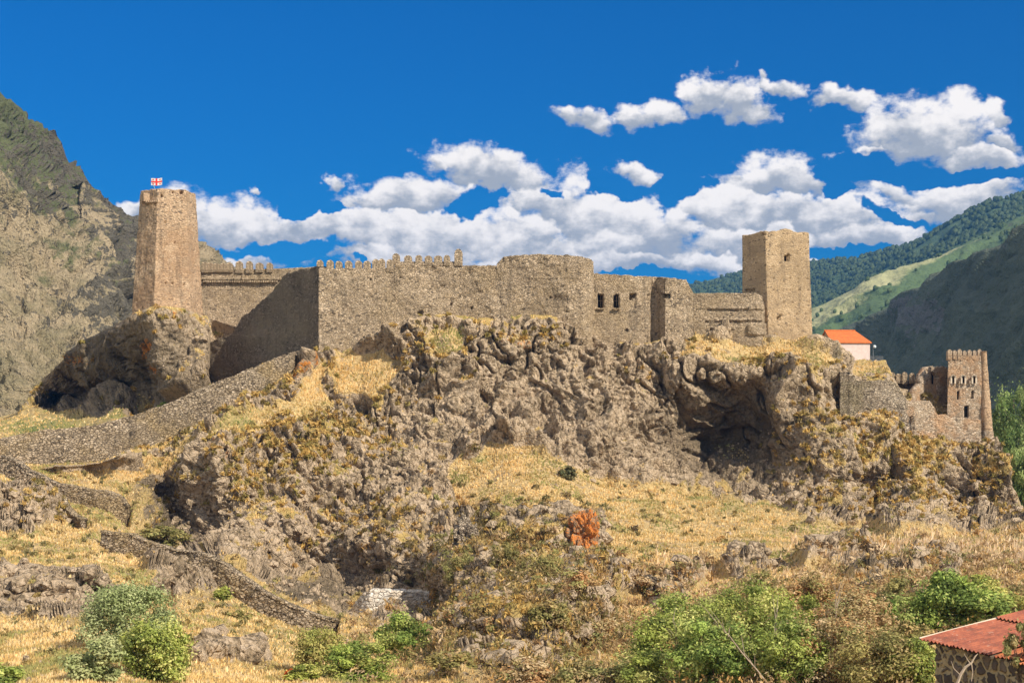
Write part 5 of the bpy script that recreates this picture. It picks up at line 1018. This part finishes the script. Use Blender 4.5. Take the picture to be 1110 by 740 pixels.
sheet(3.25, 6.4, 4.0, 8.0, .0, 'roof_sheet', M['roofB'])['label'] = 'rust-orange roof sheet'
m = MB()
for a0 in (.0,): 
    p0_ = Ar+ed*a0-upv*.02; p1_ = p0_+rd*8.0; m.tube([p0_-ed*.05+upv*.05, p1_-ed*.05+upv*.05], [.04, .04], 5)
m.build('verge_board', M['trim'], hut)
for k_ in range(7):
    m = MB(); p0_ = Ar+ed*(.35+k_*.95)-upv*.12+rd*.05; m.tube([p0_, p0_+rd*7.8], [.06, .06], 6); m.build('rafter', M['bark'], hut)
# walls: follow the roof underside
c0 = Ar+ed*.35+rd*.40; L_ = 5.9; Wd_ = 7.0
def wallgrid(p, d_, L1, n_out, seed):
    aa = np.arange(0, L1, .05); zz = np.linspace(0, 1, 75)[:, None]; base = p[None]+d_[None]*aa[:, None]; top = base.copy(); top[:, 2] -= .17; bot = base.copy(); bot[:, 2] = -12.5
    G = bot[None]*(1-zz[..., None])+top[None]*zz[..., None]; w = worley((G.reshape(-1, 3)*np.array([2.5, 2.5, 2.3])).astype(np.float32), seed); dd = (.07*sstep(w[1]-w[0], 0, .3)+.02*fbm((G.reshape(-1, 3)*5).astype(np.float32), 3, seed)).reshape(G.shape[:2]); return G+n_out*dd[..., None]
e2_ = np.array([ed[0], ed[1], 0]); e2_ /= np.linalg.norm(e2_); r2_ = np.array([rd[0], rd[1], 0]); r2_ /= np.linalg.norm(r2_); rdh = rd/np.linalg.norm(rd[:2])
for (p, d_, L1, no) in ((c0, ed/np.linalg.norm(ed[:2]), L_, -r2_), (c0, rdh, Wd_, -e2_), (c0+rdh*Wd_, ed/np.linalg.norm(ed[:2]), L_, r2_), (c0+ed*L_, rdh, Wd_, e2_)):
    G = wallgrid(p, d_, L1, no, 3); mesh_np('wall', G.reshape(-1, 3), grid_faces(*G.shape[:2]), M['rubble'], hut)
plant('creeper', 1104, 722, 43.2, 30, 46, 'olive', 'straggly olive creeper hanging over the rusty hut roof at the right edge', 'plant', n=2600, clumps=16, leaf=.05)
def hutbranch():
    root = thing('bare_branch', at(1040, 745, 41), 'pale forked bare branch in front of the stone hut wall', 'branch', 'bare twigs in the thicket'); m = MB()
    q = lambda x, y, d=0: at(x, y, 41+d); m.tube([q(1036, 745), q(1041, 731), q(1046, 723), q(1053, 718), q(1057, 711), q(1060, 708)], [.05, .045, .04, .03, .02, .01], 5); m.tube([q(1053, 718), q(1054.5, 728), q(1053, 738)], [.02, .016, .01], 4); m.tube([q(1052, 719), q(1048, 713), q(1045, 708)], [.02, .014, .008], 4); m.tube([q(1041, 731), q(1034, 724), q(1031, 716)], [.018, .014, .008], 4)
    m.build('branch', M['twig'], root)
hutbranch()
# ------------------------------------------------------------------ air between here and the far mountains
hm = MB(); hm.box((0, 1950, 150), (5000, 4300, 2*150+130)); mh, t, b, Pp, out_ = material('valley_haze'); t.n.remove(b); pv_ = t.new('ShaderNodeVolumePrincipled'); pv_.inputs['Color'].default_value = (.12, .42, 1, 1); pv_.inputs['Density'].default_value = 0.00008; pv_.inputs['Anisotropy'].default_value = .2; t.l.new(pv_.outputs[0], out_.inputs['Volume'])
M['haze'] = mh; hz = hm.build('haze', mh); tag(hz, kind='stuff')
print('all', round(time.time()-T0, 1))
